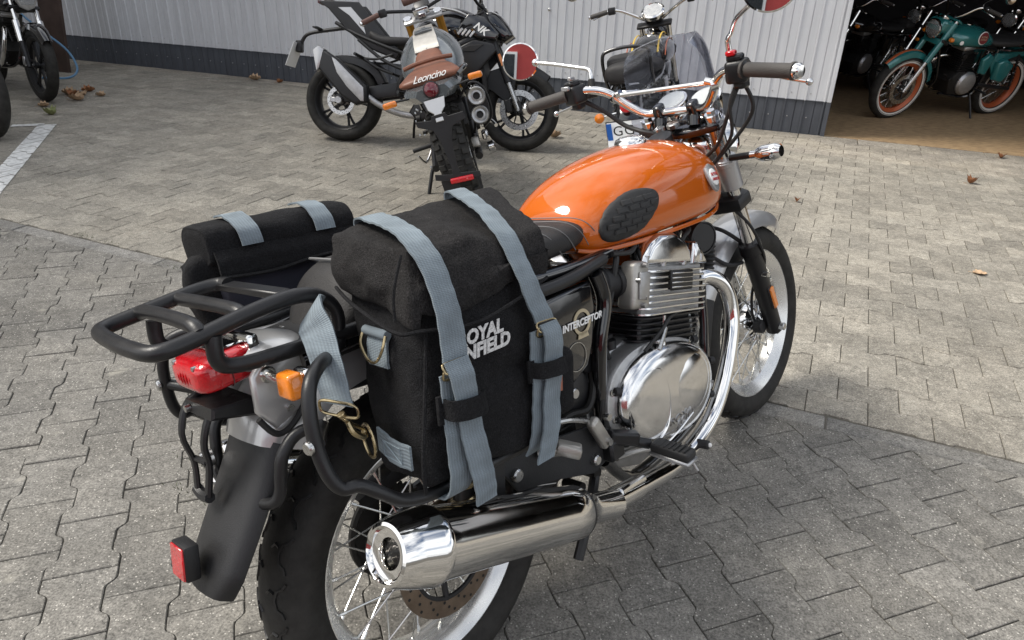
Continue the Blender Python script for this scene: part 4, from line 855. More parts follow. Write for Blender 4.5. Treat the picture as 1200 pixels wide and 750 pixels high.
        text('badge_lettering', 'ROYAL', .0125, 'red_line', tank, BM @ Matrix.Translation((0, .006, .0085)), .0004, .2); text('badge_lettering', 'ENFIELD', .0105, 'red_line', tank, BM @ Matrix.Translation((0, -.007, .0085)), .0004, .2)
    P('fuel_cap', lathe([(.040, -.004), (.040, .006), (.036, .014), (.026, .019), (.010, .021)], (.855, .0, .970), (0, 0, 1), 32), 'chrome', tank); P('cap_hinge', box((.885, 0, .983), (.03, .018, .010), bev=.003) , 'chrome', tank)
    # ---- seat
    def seat_rings(rows):
        out_ = []
        for (x, w_, z0, z1, e, sh) in interp(rows, 4):
            pts = superring(x, w_, z0, z1, e, 32); out_.append([Vector((p.x + sh * (p.z - z0), p.y, p.z)) for p in pts])
        return out_
    st = P('seat', loft(seat_rings([(.555, .055, .80, .838, 2.2, .3), (.53, .085, .795, .850, 2.5, .3), (.47, .113, .789, .858, 2.8, .15), (.38, .122, .787, .862, 2.9, 0), (.22, .130, .79, .862, 3, 0), (.10, .132, .80, .872, 3, 0), (.0, .132, .806, .895, 3, .1), (-.06, .118, .795, .903, 3, .45), (-.10, .104, .788, .902, 2.8, .6), (-.128, .088, .786, .896, 2.6, .65), (-.137, .05, .795, .885, 2.4, .65)])), 'seat')
    for xx in (.50, .46, .415, .37, .32):
        P('seat_stitching', tube([(xx + .04, -.116, .80), (xx + .012, -.118, .838), (xx - .01, -.095, .860), (xx - .035, -.03, .8655), (xx - .04, 0, .866), (xx - .035, .03, .8655), (xx - .01, .095, .860), (xx + .012, .118, .838)], .0011, 5), 'seat_stitch', st)
    P('seat_piping', tube([(.01, -.118, .878), (-.035, -.100, .898), (-.047, -.05, .9035), (-.047, .05, .9035), (-.035, .100, .898), (.01, .118, .878)], .0022, 6), 'seat_stitch', st)
    RM = frameM((-.1105, .0, .832), (.02, -1, 0), (.58, 0, .82)); P('seat_emblem', ring([(.016, 0), (.0175, 0), (.0175, .0014), (.016, .0014)], n=28).tf(RM), 'seat', st); text('seat_letter', 'R', .022, 'seat', st, RM, .0012)
    # ---- tail
    fender = P('rear_mudguard', strip_shell([(.12, .72), (.02, .765), (-.08, .778), (-.18, .757), (-.245, .705), (-.268, .665)], [.094, .096, .098, .098, .094, .090], .022, .060, .0025, 5, 13), 'silver')
    P('mudguard_flap', strip_shell([(-.262, .672), (-.30, .61), (-.345, .545), (-.38, .495), (-.398, .462)], [.088, .088, .086, .082, .062], .012, .014, .004, 5, 13), 'plastic')
    for s in (-1, 1):
        P('tail_panel', plate([(-.06, .800), (-.18, .812), (-.255, .815), (-.280, .79), (-.285, .735), (-.262, .70), (-.22, .715), (-.15, .78), (-.06, .80)], s * .088 - .008, s * .088 + .008, 'y', .006, 3), 'silver')
        P('panel_screw', cyl((-.235, s * .095, .725), (-.235, s * .101, .725), .006, n=12), 'steel')
        P('panel_trim', tube([(-.285, s * .092, .725), (-.262, s * .094, .692), (-.225, s * .094, .705), (-.175, s * .094, .765), (-.11, s * .094, .785)], .005, 8), 'rubber_tie')
    P('tail_top', ellipsoid((-.225, 0, .802), (.075, .085, .026), 28, 12), 'silver'); P('under_seat_tray', box((-.10, 0, .785), (.20, .17, .05), bev=.01), 'black_matte'); P('seat_bracket', box((-.162, .05, .803), (.04, .018, .004), rot=(0, -20, 0), bev=.0015) + cyl((-.168, .05, .803), (-.170, .05, .812), .007, n=10), 'steel')
    P('tail_bracket', cyl((-.19, -.10, .80), (-.14, -.10, .80), .0), 'black_satin') if False else None
    # tail lamp: tapered red lens on a chrome-trimmed base
    tl = P('tail_lamp', loft([[Vector((x, w_ * math.copysign(abs(math.cos(t)) ** .42, math.cos(t)), zc + h * math.copysign(abs(math.sin(t)) ** .42, math.sin(t)))) for t in [2 * PI * j / 40 for j in range(40)]] for (x, w_, h, zc) in ((-.250, .050, .024, .802), (-.262, .0555, .0275, .802), (-.312, .057, .027, .799), (-.326, .0545, .0250, .798), (-.335, .048, .0205, .797), (-.339, .036, .013, .796))]), 'red_lens', ang=50)
    for k in range(9): P('lens_rib', tube([(-.3365 + .010 * (abs(k - 4) / 4) ** 3, -.040 + k * .010, .812), (-.3405 + .009 * (abs(k - 4) / 4) ** 3, -.040 + k * .010, .797), (-.3365 + .010 * (abs(k - 4) / 4) ** 3, -.040 + k * .010, .782)], .0012, 5, 3), 'red_lens', tl)
    P('lens_seam', tube([(-.290, .0575 * math.copysign(abs(math.cos(t)) ** .42, math.cos(t)), .8005 + .0283 * math.copysign(abs(math.sin(t)) ** .42, math.sin(t))) for t in [2 * PI * j / 40 for j in range(40)]], .0011, 5, 1, closed=True, smooth=False), 'dark_red_lens', tl)
    for y_ in (-.035, .035): P('lens_screw', cyl((-.331, y_, .816), (-.337, y_, .816), .0038, n=10), 'steel', tl)
    P('lamp_base', box((-.244, 0, .806), (.020, .102, .068), bev=.005, seg=2), 'chrome', tl)
    P('lamp_trim', box((-.275, 0, .8305), (.05, .07, .005), bev=.002), 'chrome', tl)
    P('lamp_reflector', box((-.292, -.0552, .802), (.034, .003, .036), bev=.001), 'red_lens', tl)
    P('plate_bracket', tube([(-.275, .045, .752), (-.325, .048, .748), (-.350, .048, .70), (-.345, .046, .65), (-.352, .045, .605)], .008, 8, 4, flat=.6) + tube([(-.275, -.005, .745), (-.315, -.004, .735), (-.338, .0, .69), (-.338, .006, .65), (-.350, .012, .60)], .008, 8, 4, flat=.7)
      + plate([(-.262, .745), (-.330, .752), (-.335, .735), (-.262, .715)], -.05, .05, 'y', .004) + tube([(-.343, .046, .655), (-.340, .006, .655)], .005, 8, smooth=False) + tube([(-.350, .052, .603), (-.352, .03, .597), (-.350, .008, .598)], .009, 8), 'black_satin')
    P('bracket_bolt', cyl((-.333, .03, .742), (-.341, .03, .742), .006, n=12), 'steel')
    P('plate_lamp', ring([(.010, 0), (.014, 0), (.014, .02), (.010, .02)], (-.30, .09, .625), (-1, .2, 0), 20), 'steel')
    rf = P('rear_reflector', box((-.408, .012, .520), (.024, .050, .058), rot=(0, 10, 0), bev=.004, seg=2), 'plastic'); P('reflector_lens', box((-.4205, .012, .522), (.004, .044, .052), rot=(0, 10, 0), bev=.0012), 'red_lens', rf)
    for s in (-1, 1):
        bl = P('rear_indicator', box((-.258, s * .166, .784), (.028, .042, .038), bev=.006, seg=3, taper=(.85, .9)), 'amber')
        P('indicator_stalk', cyl((-.255, s * .085, .787), (-.255, s * .135, .783), .0085, n=14) + cyl((-.255, s * .085, .787), (-.255, s * .098, .786), .014, n=16, bev=.003), 'chrome_worn', bl)
        P('indicator_shell', box((-.236, s * .167, .785), (.018, .038, .034), bev=.007, seg=3), 'chrome', bl)
    # ---- luggage rack and bag hoops
    for_rack = [(-.14, -.112, .80), (-.132, -.114, .845), (-.150, -.112, .876), (-.19, -.110, .890), (-.26, -.108, .887), (-.34, -.106, .876), (-.385, -.104, .872), (-.402, -.088, .872), (-.408, -.05, .874), (-.410, 0, .876), (-.408, .07, .880), (-.400, .10, .882), (-.375, .113, .884), (-.33, .112, .889), (-.26, .110, .897), (-.225, .109, .899), (-.206, .100, .899), (-.203, .08, .898)]
    rk = P('luggage_rack', tube(for_rack, .0120, 14, 5), 'black_satin')
    for (xa, xb) in ((-.338, -.338), (-.276, -.272)): P('cross_tube', tube([(xa, .110, .888 + (xa + .338) * .1), (xa, .085, .894), (xa, 0, .895), (xb, -.085, .891), (xb, -.106, .880)], .0112, 12, 4), 'black_satin', rk)
    P('flat_bar', box((-.203, 0, .896), (.026, .205, .012), bev=.002), 'black_satin', rk)
    for s in (-1, 1): P('lower_tube', tube([(-.322, s * .108, .872), (-.325, s * .108, .855), (-.325, s * .107, .836), (-.312, s * .106, .824), (-.28, s * .108, .818), (-.22, s * .112, .815), (-.14, s * .116, .812), (-.05, s * .118, .81)], .0118, 12, 5), 'black_satin', rk)
    for s in (1, -1):
        fm = (lambda g: g) if s == 1 else (lambda g: g.mirror())
        hp_ = P('bag_hoop', fm(tube([(-.14, -.12, .80), (-.19, -.17, .805), (-.235, -.215, .812), (-.268, -.24, .800), (-.283, -.25, .765), (-.287, -.255, .72), (-.284, -.262, .680), (-.272, -.268, .655), (-.25, -.276, .650), (-.225, -.285, .628), (-.20, -.290, .605), (-.165, -.293, .592), (-.12, -.293, .585), (-.02, -.292, .578), (.08, -.29, .57), (.14, -.27, .57), (.16, -.20, .57), (.16, -.14, .565)], .0102, 12, 5)), 'black_satin')
        P('hoop_brace', fm(tube([(-.283, -.252, .722), (-.245, -.19, .705), (-.215, -.14, .695), (-.245, -.118, .690), (-.272, -.115, .668), (-.282, -.112, .640), (-.288, -.108, .610), (-.298, -.095, .592), (-.305, -.05, .585), (-.305, 0, .585)], .0098, 12, 5)), 'black_satin', hp_)
        P('hoop_bolt', fm(cyl((-.295, -.256, .725), (-.303, -.257, .725), .010, n=12, bev=.002)), 'steel', hp_)
    # ---- front end
    FX = lambda z: 1.40 - (z - .318) * .445
    ffr = .352; pth = lambda a0, a1, n: [(1.40 + ffr * math.cos(R(a0 + (a1 - a0) * i / (n - 1))), .318 + ffr * math.sin(R(a0 + (a1 - a0) * i / (n - 1)))) for i in range(n)]
    P('front_mudguard', strip_shell(pth(48, 152, 9), [.03, .056, .062, .062, .062, .062, .062, .060, .052], .014, .035, .0025, 4, 13), 'silver')
    P('mudguard_flap', strip_shell(pth(150, 186, 5), [.056, .060, .060, .056, .048], .010, .03, .003, 4, 11).mv(.0, 0, 0), 'plastic')
    P('mudguard_stay', tube([(1.29, -.075, .60), (1.25, -.072, .63), (1.22, -.04, .665), (1.215, 0, .675), (1.22, .04, .665), (1.25, .072, .63), (1.29, .075, .60)], .006, 8) + tube([(1.26, -.075, .56), (1.19, -.068, .57), (1.145, -.04, .605), (1.14, 0, .615), (1.145, .04, .605), (1.19, .068, .57), (1.26, .075, .56)], .006, 8), 'black_matte')
    for s in (-1, 1):
        y = s * .097
        fl_ = P('fork_leg', cyl((FX(.30), y, .30), (FX(.60), y, .60), .025, .028, 22, .004) + cyl((FX(.585), y, .585), (FX(.625), y, .625), .033, n=22, bev=.004) + cyl((FX(.318) + .014, y * 1.12, .31), (FX(.318) + .014, y * .82, .31), .024, n=18, bev=.003), 'black_satin')
        P('stanchion', cyl((FX(.60), y, .60), (FX(.995), y, .995), .0205, n=24), 'chrome', fl_)
        P('fork_cap', cyl((FX(.992), y, .992), (FX(1.010), y, 1.010), .0215, n=24, bev=.003) + cyl((FX(1.008), y, 1.008), (FX(1.018), y, 1.018), .012, n=6), 'chrome', fl_)
        P('fork_shroud', cyl((FX(.80), y, .80), (FX(.888), y, .888), .031, n=26, bev=.003) + cyl((FX(.868), y, .868), (FX(.882), y, .882), .033, n=26, bev=.002), 'silver', fl_)
        P('axle_nut', cyl((1.40, s * .105, .318), (1.40, s * .135, .318), .012, n=16, bev=.002), 'steel', fl_)
        rr2 = P('side_reflector', box((FX(.43) - .003, s * .127, .43), (.022, .008, .078), rot=(0, -24, 0), bev=.003), 'amber', fl_)
        P('reflector_base', box((FX(.43) - .003, s * .121, .43), (.026, .008, .084), rot=(0, -24, 0), bev=.003), 'black_satin', fl_)
    P('front_axle', cyl((1.40, -.12, .318), (1.40, .12, .318), .009), 'steel')
    P('brake_hose', tube([(1.10, .04, .90), (1.17, -.05, .78), (1.20, -.125, .70), (1.255, -.135, .62), (1.32, -.115, .54), (1.33, -.07, .46), (1.345, -.055, .38), (1.365, -.055, .33)], .0045, 7) , 'rubber_tie')
    P('speed_sensor', cyl((1.36, -.055, .325), (1.36, -.085, .325), .022, n=18, bev=.003), 'black_matte')
    P('hose_clip', cyl((1.30, -.118, .515), (1.30, -.135, .515), .008, n=12), 'steel')
    P('fork_yoke', plate([(-.03, -.045), (-.028, .045), (.0, .125), (.03, .128), (.052, .10), (.045, 0), (.052, -.10), (.03, -.128), (.0, -.125)], -.010, .010, 'z', .005, 2).tf(Matrix.Translation((FX(.968) - .028, 0, .972)) @ Matrix.Rotation(R(-24), 4, 'Y')), 'black_gloss')
    P('lower_yoke', plate([(-.04, -.05), (-.02, .12), (.03, .13), (.045, .10), (.045, -.10), (.03, -.13), (-.02, -.12)], -.020, .020, 'z', .006, 2).tf(Matrix.Translation((FX(.755) - .010, 0, .755)) @ Matrix.Rotation(R(-24), 4, 'Y')), 'black_satin')
    P('steering_nut', cyl((FX(.975) - .045, 0, .985), (FX(.975) - .050, 0, .998), .018, n=8, bev=.002) + cyl((FX(.975) - .08, .02, .982), (FX(.975) - .083, .02, .990), .013, n=16), 'steel')
    P('head_tube', cyl((1.09, 0, .72), (.99, 0, .97), .032, n=20), 'black_satin')
    bar = [(.93, -.385, 1.090), (.955, -.26, 1.112), (.985, -.205, 1.112), (1.012, -.165, 1.096), (1.045, -.13, 1.058), (1.072, -.095, 1.030), (1.083, -.06, 1.026), (1.083, 0, 1.026)]
    hb = P('handlebar', tube(bar + [(x, -y, z) for x, y, z in reversed(bar[:-1])], .0112, 16, 6), 'chrome')
    P('cross_brace', tube([(1.018, -.135, 1.088), (1.018, .135, 1.088)], .0062, 12, smooth=False), 'chrome', hb)
    for s in (-1, 1):
        P('brace_clamp', ring([(.0112, -.008), (.0155, -.008), (.0155, .008), (.0112, .008)], (1.022, s * .15, 1.082), (.5, s * 1, .2), 20) + cyl((1.02, s * .145, 1.088), (1.016, s * .128, 1.094), .009, n=12), 'chrome', hb)
        P('bar_clamp', box((1.083, s * .052, 1.024), (.036, .026, .052), rot=(0, -24, 0), bev=.008, seg=3) + cyl((1.08, s * .052, .985), (1.083, s * .052, 1.01), .018, n=16), 'black_gloss', hb)
        gr = P('hand_grip', cyl((.955, s * .268, 1.107), (.930, s * .392, 1.089), .0165, .0165, 22, .002) + ring([(.0165, 0), (.023, 0), (.023, .006), (.0165, .006)], (.956, s * .262, 1.108), (-.2, s, -.14), 24) + ring([(.0165, 0), (.0195, 0), (.0195, .006), (.0165, .006)], (.9315, s * .386, 1.090), (-.2, s, -.14), 24), 'grip', hb)
        P('bar_end', lathe([(.017, 0), (.0175, .003), (.0175, .010), (.013, .016), (.004, .017)], (.930, s * .392, 1.089), (-.2, s, -.14), 22), 'chrome', gr)
        P('switch_housing', box((.963, s * .243, 1.107), (.052, .052, .052), rot=(0, -10, s * -14), bev=.010, seg=3) + box((.955, s * .243, 1.137), (.034, .036, .014), rot=(0, -10, s * -14), bev=.004) + box((.975, s * .245, 1.08), (.035, .03, .03), bev=.006) , 'black_satin', hb)
        P('lever_mount', box((.998, s * .222, 1.104), (.05, .03, .028), bev=.006, seg=2) + cyl((1.012, s * .232, 1.09), (1.012, s * .232, 1.118), .010), 'black_satin', hb)
        P('lever', tube([(1.015, s * .235, 1.098), (1.045, s * .275, 1.09), (1.045, s * .32, 1.074), (1.035, s * .375, 1.060)], [.008, .007, .0055, .0055], 10, 5, flat=.7) + ellipsoid((1.034, s * .380, 1.059), (.0085, .0085, .0085), 14, 10), 'polished', hb)
    P('kill_switch', box((.945, -.238, 1.148), (.026, .022, .012), rot=(0, -10, 14), bev=.003), 'red_lens', hb)
    P('switch_buttons', box((.942, .235, 1.150), (.022, .012, .010), bev=.002) + box((.925, .245, 1.125), (.010, .026, .012), bev=.002), 'cast', hb)
    for s, mc in ((1, (.985, .452, 1.222)), (-1, (.70, -.450, 1.256))):
        n0 = mir_n(mc)
        if s == 1: arm = [(1.005, .215, 1.10), (1.01, .218, 1.150), (1.015, .228, 1.168), (1.01, .26, 1.178), (1.005, .34, 1.198), (.998, .405, 1.212)]
        else: arm = [(.985, -.222, 1.10), (.965, -.222, 1.165), (.955, -.228, 1.182), (.92, -.255, 1.192), (.84, -.31, 1.215), (.745, -.400, 1.236)]
        mr_ = P('mirror', lathe([(.010, .026), (.034, .020), (.049, .010), (.0535, .0), (.0535, -.004), (.050, -.006)], mc, -n0, 40, capb=False), 'chrome', H)
        P('mirror_glass', lathe([(.0505, 0), (.0505, .0015)], Vector(mc) + n0.normalized() * .0035, n0, 40), 'mirror', mr_)
        P('mirror_arm', tube(arm, [.0075, .0065, .006, .0055, .0055, .0055], 12, 5), 'chrome', mr_)
        P('arm_boot', cyl(arm[0], Vector(arm[0]).lerp(Vector(arm[1]), .85), .0115, .0095, 14, .002), 'rubber_tie', mr_)
        P('arm_joint', ellipsoid(arm[-1], (.011, .011, .011), 14, 10), 'chrome', mr_)
    P('control_cables', tube([(.995, .24, 1.085), (1.03, .20, 1.05), (1.05, .15, 1.005), (1.04, .09, .985), (1.06, .04, .96), (1.08, .0, .88)], .0065, 8) + tube([(.99, -.235, 1.085), (.975, -.21, 1.02), (1.0, -.175, .965), (1.03, -.14, .93), (1.06, -.09, .90), (1.05, -.03, .86)], .005, 8)
      + tube([(.985, -.240, 1.088), (1.008, -.252, 1.04), (1.015, -.250, 1.01), (1.03, -.22, .975), (1.045, -.17, .93), (1.06, -.11, .88)], .005, 8) + tube([(.97, -.235, 1.08), (.97, -.215, 1.03), (1.0, -.20, .96), (1.06, -.13, .90)], .0045, 8), 'rubber_tie')
    P('headlight', lathe([(.02, -.10), (.055, -.085), (.078, -.045), (.086, 0), (.092, .006), (.092, .016), (.084, .018)], (1.235, 0, .915), (1, 0, -.06), 40), 'chrome')
    P('headlight_glass', lathe([(.084, 0), (.075, .012), (.04, .022), (.005, .025)], (1.25, 0, .914), (1, 0, -.06), 36), 'clear')
    for s in (1, -1):
        gg = P('instrument', lathe([(.022, -.05), (.036, -.036), (.043, -.012), (.045, .0), (.045, .006), (.039, .008)], (1.150, s * .052, 1.045), (-.55, 0, .83), 36), 'chrome'); P('dial_face', lathe([(.038, 0), (.038, .0008)], Vector((1.150, s * .052, 1.045)) + Vector((-.55, 0, .83)).normalized() * .0085, (-.55, 0, .83), 32), 'clear' if False else 'white', gg)
        P('dial_glass', lathe([(.0385, 0), (.03, .003), (.005, .004)], Vector((1.150, s * .052, 1.045)) + Vector((-.55, 0, .83)).normalized() * .0105, (-.55, 0, .83), 32), 'clear', gg)
        P('headlight_ear', box((1.165, s * .088, .90), (.05, .010, .085), rot=(0, -24, 0), bev=.004), 'silver')
        ind = P('front_indicator', tube([(1.118, s * .205, .893), (1.118, s * .222, .8945), (1.117, s * .255, .897), (1.116, s * .272, .898)], [.014, .021, .022, .014], 14, 3), 'chrome'); P('indicator_stem', cyl((1.13, s * .125, .886), (1.12, s * .19, .892), .009, n=14), 'black_satin', ind); P('stem_collar', cyl((1.12, s * .188, .892), (1.119, s * .205, .893), .0105, n=14), 'chrome', ind)
        P('indicator_lens', tube([(1.137, s * .215, .894), (1.136, s * .26, .897)], .0175, 14, smooth=False), 'amber', ind)
    # fly screen: curved tinted sheet wrapping the headlight
    NY, NZ = 25, 18; v = []
    for sgn in (0, 1):
        for i in range(NZ):
            t = i / (NZ - 1)
            for j in range(NY):
                s = (j / (NY - 1) - .5) * 2; hwid = .132 * (1 - .08 * t) * (1 if t < .80 else math.sqrt(max(.02, 1 - ((t - .80) / .20) ** 2 * .45)))
                y = s * hwid; x0 = 1.245 - .20 * (abs(s) ** 2.2) * (1 - .25 * t); bot = .90 + .13 * (1 - abs(s) ** 1.5); z = bot + (1.222 - .030 * s ** 4 - bot) * t; x = x0 - .075 * (t ** 1.4) + .02 * (1 - t)
                v.append((x - sgn * .003, y, z))
    f = []; N = NY * NZ
    for i in range(NZ - 1):
        for j in range(NY - 1): a = i * NY + j; f.append((a, a + 1, a + NY + 1, a + NY)); f.append((N + a + NY, N + a + NY + 1, N + a + 1, N + a))
    for j in range(NY - 1): f.append((j + 1, j, N + j, N + j + 1)); a = (NZ - 1) * NY + j; f.append((a, a + 1, N + a + 1, N + a))
    for i in range(NZ - 1): a = i * NY; f.append((a, a + NY, N + a + NY, N + a)); a += NY - 1; f.append((a + NY, a, N + a, N + a + NY))
    sc = P('fly_screen', G(v, f), 'screen')
    top = [Vector(v[(NZ - 1) * NY + j]) for j in range(NY)]; P('screen_edge', tube(top, .0014, 5, 1, smooth=False), 'clear', sc)
    for y in (-.128, .128): P('screen_bolt', cyl((1.062, y, .935), (1.062, y + math.copysign(.012, y), .935), .009, n=12), 'steel', sc)
    return H, HM
hero, HM = make_hero()
MT['cloth_print'] = mat('worn_cloth_print', (.55, .55, .54), .9, var=.45, vscale=260)
# ================================================================== SADDLEBAGS (rest on the rack hoops, top-level things)
from mathutils import noise as _n
def hexmap(C8, u, v, w_):
    """C8[z][y][x] corners; u back->front, v inner->outer, w bottom->top"""
    def L3(a, b, t): return a.lerp(b, t)
    return L3(L3(L3(C8[0][0][0], C8[0][0][1], u), L3(C8[0][1][0], C8[0][1][1], u), v), L3(L3(C8[1][0][0], C8[1][0][1], u), L3(C8[1][1][0], C8[1][1][1], u), v), w_)
def cube_surface(n=(12, 8, 14)):
    idx = {}; pts = []; faces = []
    def vid(i, j, k):
        if (i, j, k) not in idx: idx[(i, j, k)] = len(pts); pts.append((i / n[0], j / n[1], k / n[2]))
        return idx[(i, j, k)]
    for i in range(n[0]):
        for j in range(n[1]): faces.append((vid(i, j, 0), vid(i, j + 1, 0), vid(i + 1, j + 1, 0), vid(i + 1, j, 0))); faces.append((vid(i, j, n[2]), vid(i + 1, j, n[2]), vid(i + 1, j + 1, n[2]), vid(i, j + 1, n[2])))
    for i in range(n[0]):
        for k in range(n[2]): faces.append((vid(i, 0, k), vid(i + 1, 0, k), vid(i + 1, 0, k + 1), vid(i, 0, k + 1))); faces.append((vid(i, n[1], k), vid(i, n[1], k + 1), vid(i + 1, n[1], k + 1), vid(i + 1, n[1], k)))
    for j in range(n[1]):
        for k in range(n[2]): faces.append((vid(0, j, k), vid(0, j, k + 1), vid(0, j + 1, k + 1), vid(0, j + 1, k))); faces.append((vid(n[0], j, k), vid(n[0], j + 1, k), vid(n[0], j + 1, k + 1), vid(n[0], j, k + 1)))
    return pts, faces
def soft(C8, bulge, n=(14, 9, 16), rnd=.06, wr=.004, seed=0, sag=None, pw=16):
    pts, faces = cube_surface(n); outp = []
    cen = hexmap(C8, .5, .5, .5)
    for (u, v, w_) in pts:
        # round the corners a little in parameter space
        def rc(a, b, c):
            q = Vector((a * 2 - 1, b * 2 - 1, c * 2 - 1)); m = max(abs(q.x), abs(q.y), abs(q.z)); l = (abs(q.x) ** pw + abs(q.y) ** pw + abs(q.z) ** pw) ** (1 / pw); return q * (m / l if l > 0 else 1)
        q = rc(u, v, w_); p = hexmap(C8, (q.x + 1) / 2, (q.y + 1) / 2, (q.z + 1) / 2)
        fu, fv, fw = 1 - (2 * u - 1) ** 2, 1 - (2 * v - 1) ** 2, 1 - (2 * w_ - 1) ** 2
        d = Vector((0, 0, 0))
        if v == 1: d += Vector((0, -bulge[1], 0)) * fu * fw
        if v == 0: d += Vector((0, bulge[1] * .3, 0)) * fu * fw
        if u == 0: d += Vector((-bulge[0], 0, 0)) * fv * fw
        if u == 1: d += Vector((bulge[0], 0, 0)) * fv * fw
        if w_ == 1: d += Vector((0, 0, bulge[2])) * fu * fv
        wv = _n.fractal(Vector(p) * 9 + Vector((seed, 0, 0)), 1.0, 2.2, 4) * wr * 2.2 + math.sin(p.x * 34 + p.z * 26 + _n.noise(p * 8) * 4) * wr * .35
        p = p + d + (p - cen).normalized() * wv
        if sag: p = sag(p, u, v, w_)
        outp.append(p)
    return G(outp, faces)
def loopring(c, a, b, r, ax1, ax2, square=False, n=28):
    """closed wire ring, semi axes a b along unit vectors"""
    pts = []
    for j in range(n):
        t = 2 * PI * j / n; e = 2 if not square else 4
        pts.append(Vector(c) + Vector(ax1) * a * math.copysign(abs(math.cos(t)) ** (2 / e), math.cos(t)) + Vector(ax2) * b * math.copysign(abs(math.sin(t)) ** (2 / e), math.sin(t)))
    return tube(pts, r, 8, 1, closed=True, smooth=False)
def right_bag():
    base = Vector((-.02, -.22, .58)); RB = HM @ Matrix.Translation(base)
    B = thing('saddlebag', 'black canvas saddlebag with two blue-grey straps on the near side of the orange motorcycle', 'saddlebag', RB, 'canvas saddlebags on the orange motorcycle')
    sh = Matrix.Translation(-base); P = lambda n, g, m, par=B, **k: build(n, g.tf(sh), m, par, **k)
    V = Vector
    C = [[[V((-.125, -.125, .578)), V((.20, -.125, .578))], [V((-.172, -.312, .603)), V((.098, -.318, .572))]],
         [[V((-.105, -.125, .90)), V((.228, -.125, .90))], [V((-.108, -.305, .875)), V((.130, -.305, .86))]]]
    def bsag(p, u, v, w_):
        # puckers pulled towards the strap loops, slack above the bottom seam
        if v > .95:
            for (cx, cz) in ((-.10, .72), (.09, .71), (-.11, .60)):
                d = math.hypot(p.x - cx, p.z - cz); a = math.atan2(p.z - cz, p.x - cx); p = p + Vector((0, -.0035 * math.exp(-(d / .075) ** 2) * math.sin(a * 7 + cx * 40), 0))
            p = p + Vector((0, .005 * math.exp(-((w_ - .42 - .12 * u) / .05) ** 2) * math.sin(PI * u), 0))
        if u < .05: p = p + Vector((-.004 * math.sin(w_ * 17 + v * 5) * math.sin(PI * v), 0, 0))
        return p
    body = P('bag_body', soft(C, (.010, .014, 0), (26, 14, 30), wr=.0045, seed=3, sag=bsag), 'canvas', ang=80)
    F = [[[V((-.122, -.118, .882)), V((.225, -.12, .88))], [V((-.150, -.318, .862)), V((.130, -.322, .838))]],
         [[V((-.110, -.114, .966)), V((.236, -.112, .972))], [V((-.118, -.300, .946)), V((.150, -.302, .920))]]]
    def sag(p, u, v, w_):
        # front corner ear, dip between the straps, folded rear corner
        if w_ > .5: p = p + Vector((0, 0, -.012 * math.exp(-((u - .72) / .16) ** 2) * (v) + .006 * math.exp(-((u - .42) / .12) ** 2)))
        if v > .8 and w_ < .5: p = p + Vector((0, -.006, -.018 * math.sin(PI * min(1, u * 1.3)) ** 2 + .01 * u))
        if u < .05: p = p + Vector((-.010 * math.sin(PI * v) * math.sin(PI * w_), 0, -.018 * v * (1 - w_)))
        return p
    flap = P('flap', soft(F, (.002, .008, .006), (44, 28, 16), wr=.0075, seed=9, sag=sag, pw=44), 'canvas_faded', ang=50)
    P('flap_hem', tube([(-.126, -.120, .886), (-.152, -.20, .872), (-.164, -.305, .846), (-.137, -.328, .842), (-.05, -.338, .826), (.03, -.338, .832), (.125, -.328, .845)], .0028, 6), 'canvas', flap)
    P('side_seam', tube([(-.128, -.303, .944), (-.155, -.308, .90), (-.165, -.312, .862)], .0022, 6), 'canvas', flap)
    P('corner_seam', tube([(-.118, -.312, .83), (-.150, -.322, .74), (-.172, -.322, .66), (-.174, -.316, .608)], .0030, 6), 'canvas', body)
    # straps over the flap
    yv = (1, 0, 0)
    def strap(n, pts, wd, w_, m='webbing', t=.003, k=8): return P(n, ribbon(pts, wd, w_, t, k), m)
    s1 = strap('strap', [(-.040, -.106, .950), (-.045, -.118, .978), (-.066, -.20, .976), (-.084, -.262, .966), (-.094, -.304, .948), (-.096, -.334, .895), (-.099, -.345, .84), (-.106, -.348, .790)], [(1, .05, .0), (1, .05, 0), (1, -.02, -.06), (1, -.02, -.1), (1, .05, -.12), (1, .05, -.14), (1, .03, -.1), (1, .02, -.1)], .044)
    s2 = strap('strap', [(.150, -.104, .952), (.144, -.118, .984), (.108, -.20, .974), (.082, -.262, .956), (.068, -.306, .928), (.070, -.334, .865), (.078, -.342, .82), (.088, -.343, .785)], [(1, .1, 0), (1, .12, 0), (1, .12, -.08), (1, .05, -.12), (1, .05, -.2), (1, .05, -.18), (1, .05, -.12), (1, .02, -.1)], .042)
    # rear strap: rings and double tail
    P('strap_ring', loopring((-.107, -.352, .785), .024, .009, .0018, (1, .0, -.1), (0, -.4, -.9), True) + loopring((-.107, -.349, .775), .024, .009, .0018, (1, .0, -.1), (0, .3, -.95), True), 'brass')
    t1 = strap('strap_tail', [(-.107, -.352, .794), (-.105, -.360, .765), (-.102, -.354, .73), (-.098, -.350, .70), (-.096, -.350, .65), (-.094, -.352, .61), (-.092, -.350, .59), (-.091, -.348, .575), (-.090, -.346, .562)], [(1, 0, -.06)] * 9, .042)
    t2 = strap('strap_lower', [(-.112, -.343, .775), (-.116, -.340, .72), (-.120, -.338, .65), (-.122, -.333, .61), (-.124, -.322, .585), (-.120, -.290, .576)], [(1, 0, -.05)] * 6, .040)
    k1 = P('strap_keeper', ribbon([(-.134, -.338, .730), (-.128, -.356, .726), (-.102, -.364, .720), (-.076, -.360, .716), (-.058, -.340, .714)], (.05, .1, 1), .030, .004, 4), 'canvas')
    P('keeper_tab', box((-.134, -.337, .726), (.018, .006, .042), rot=(0, 6, 0), bev=.001), 'canvas', k1)
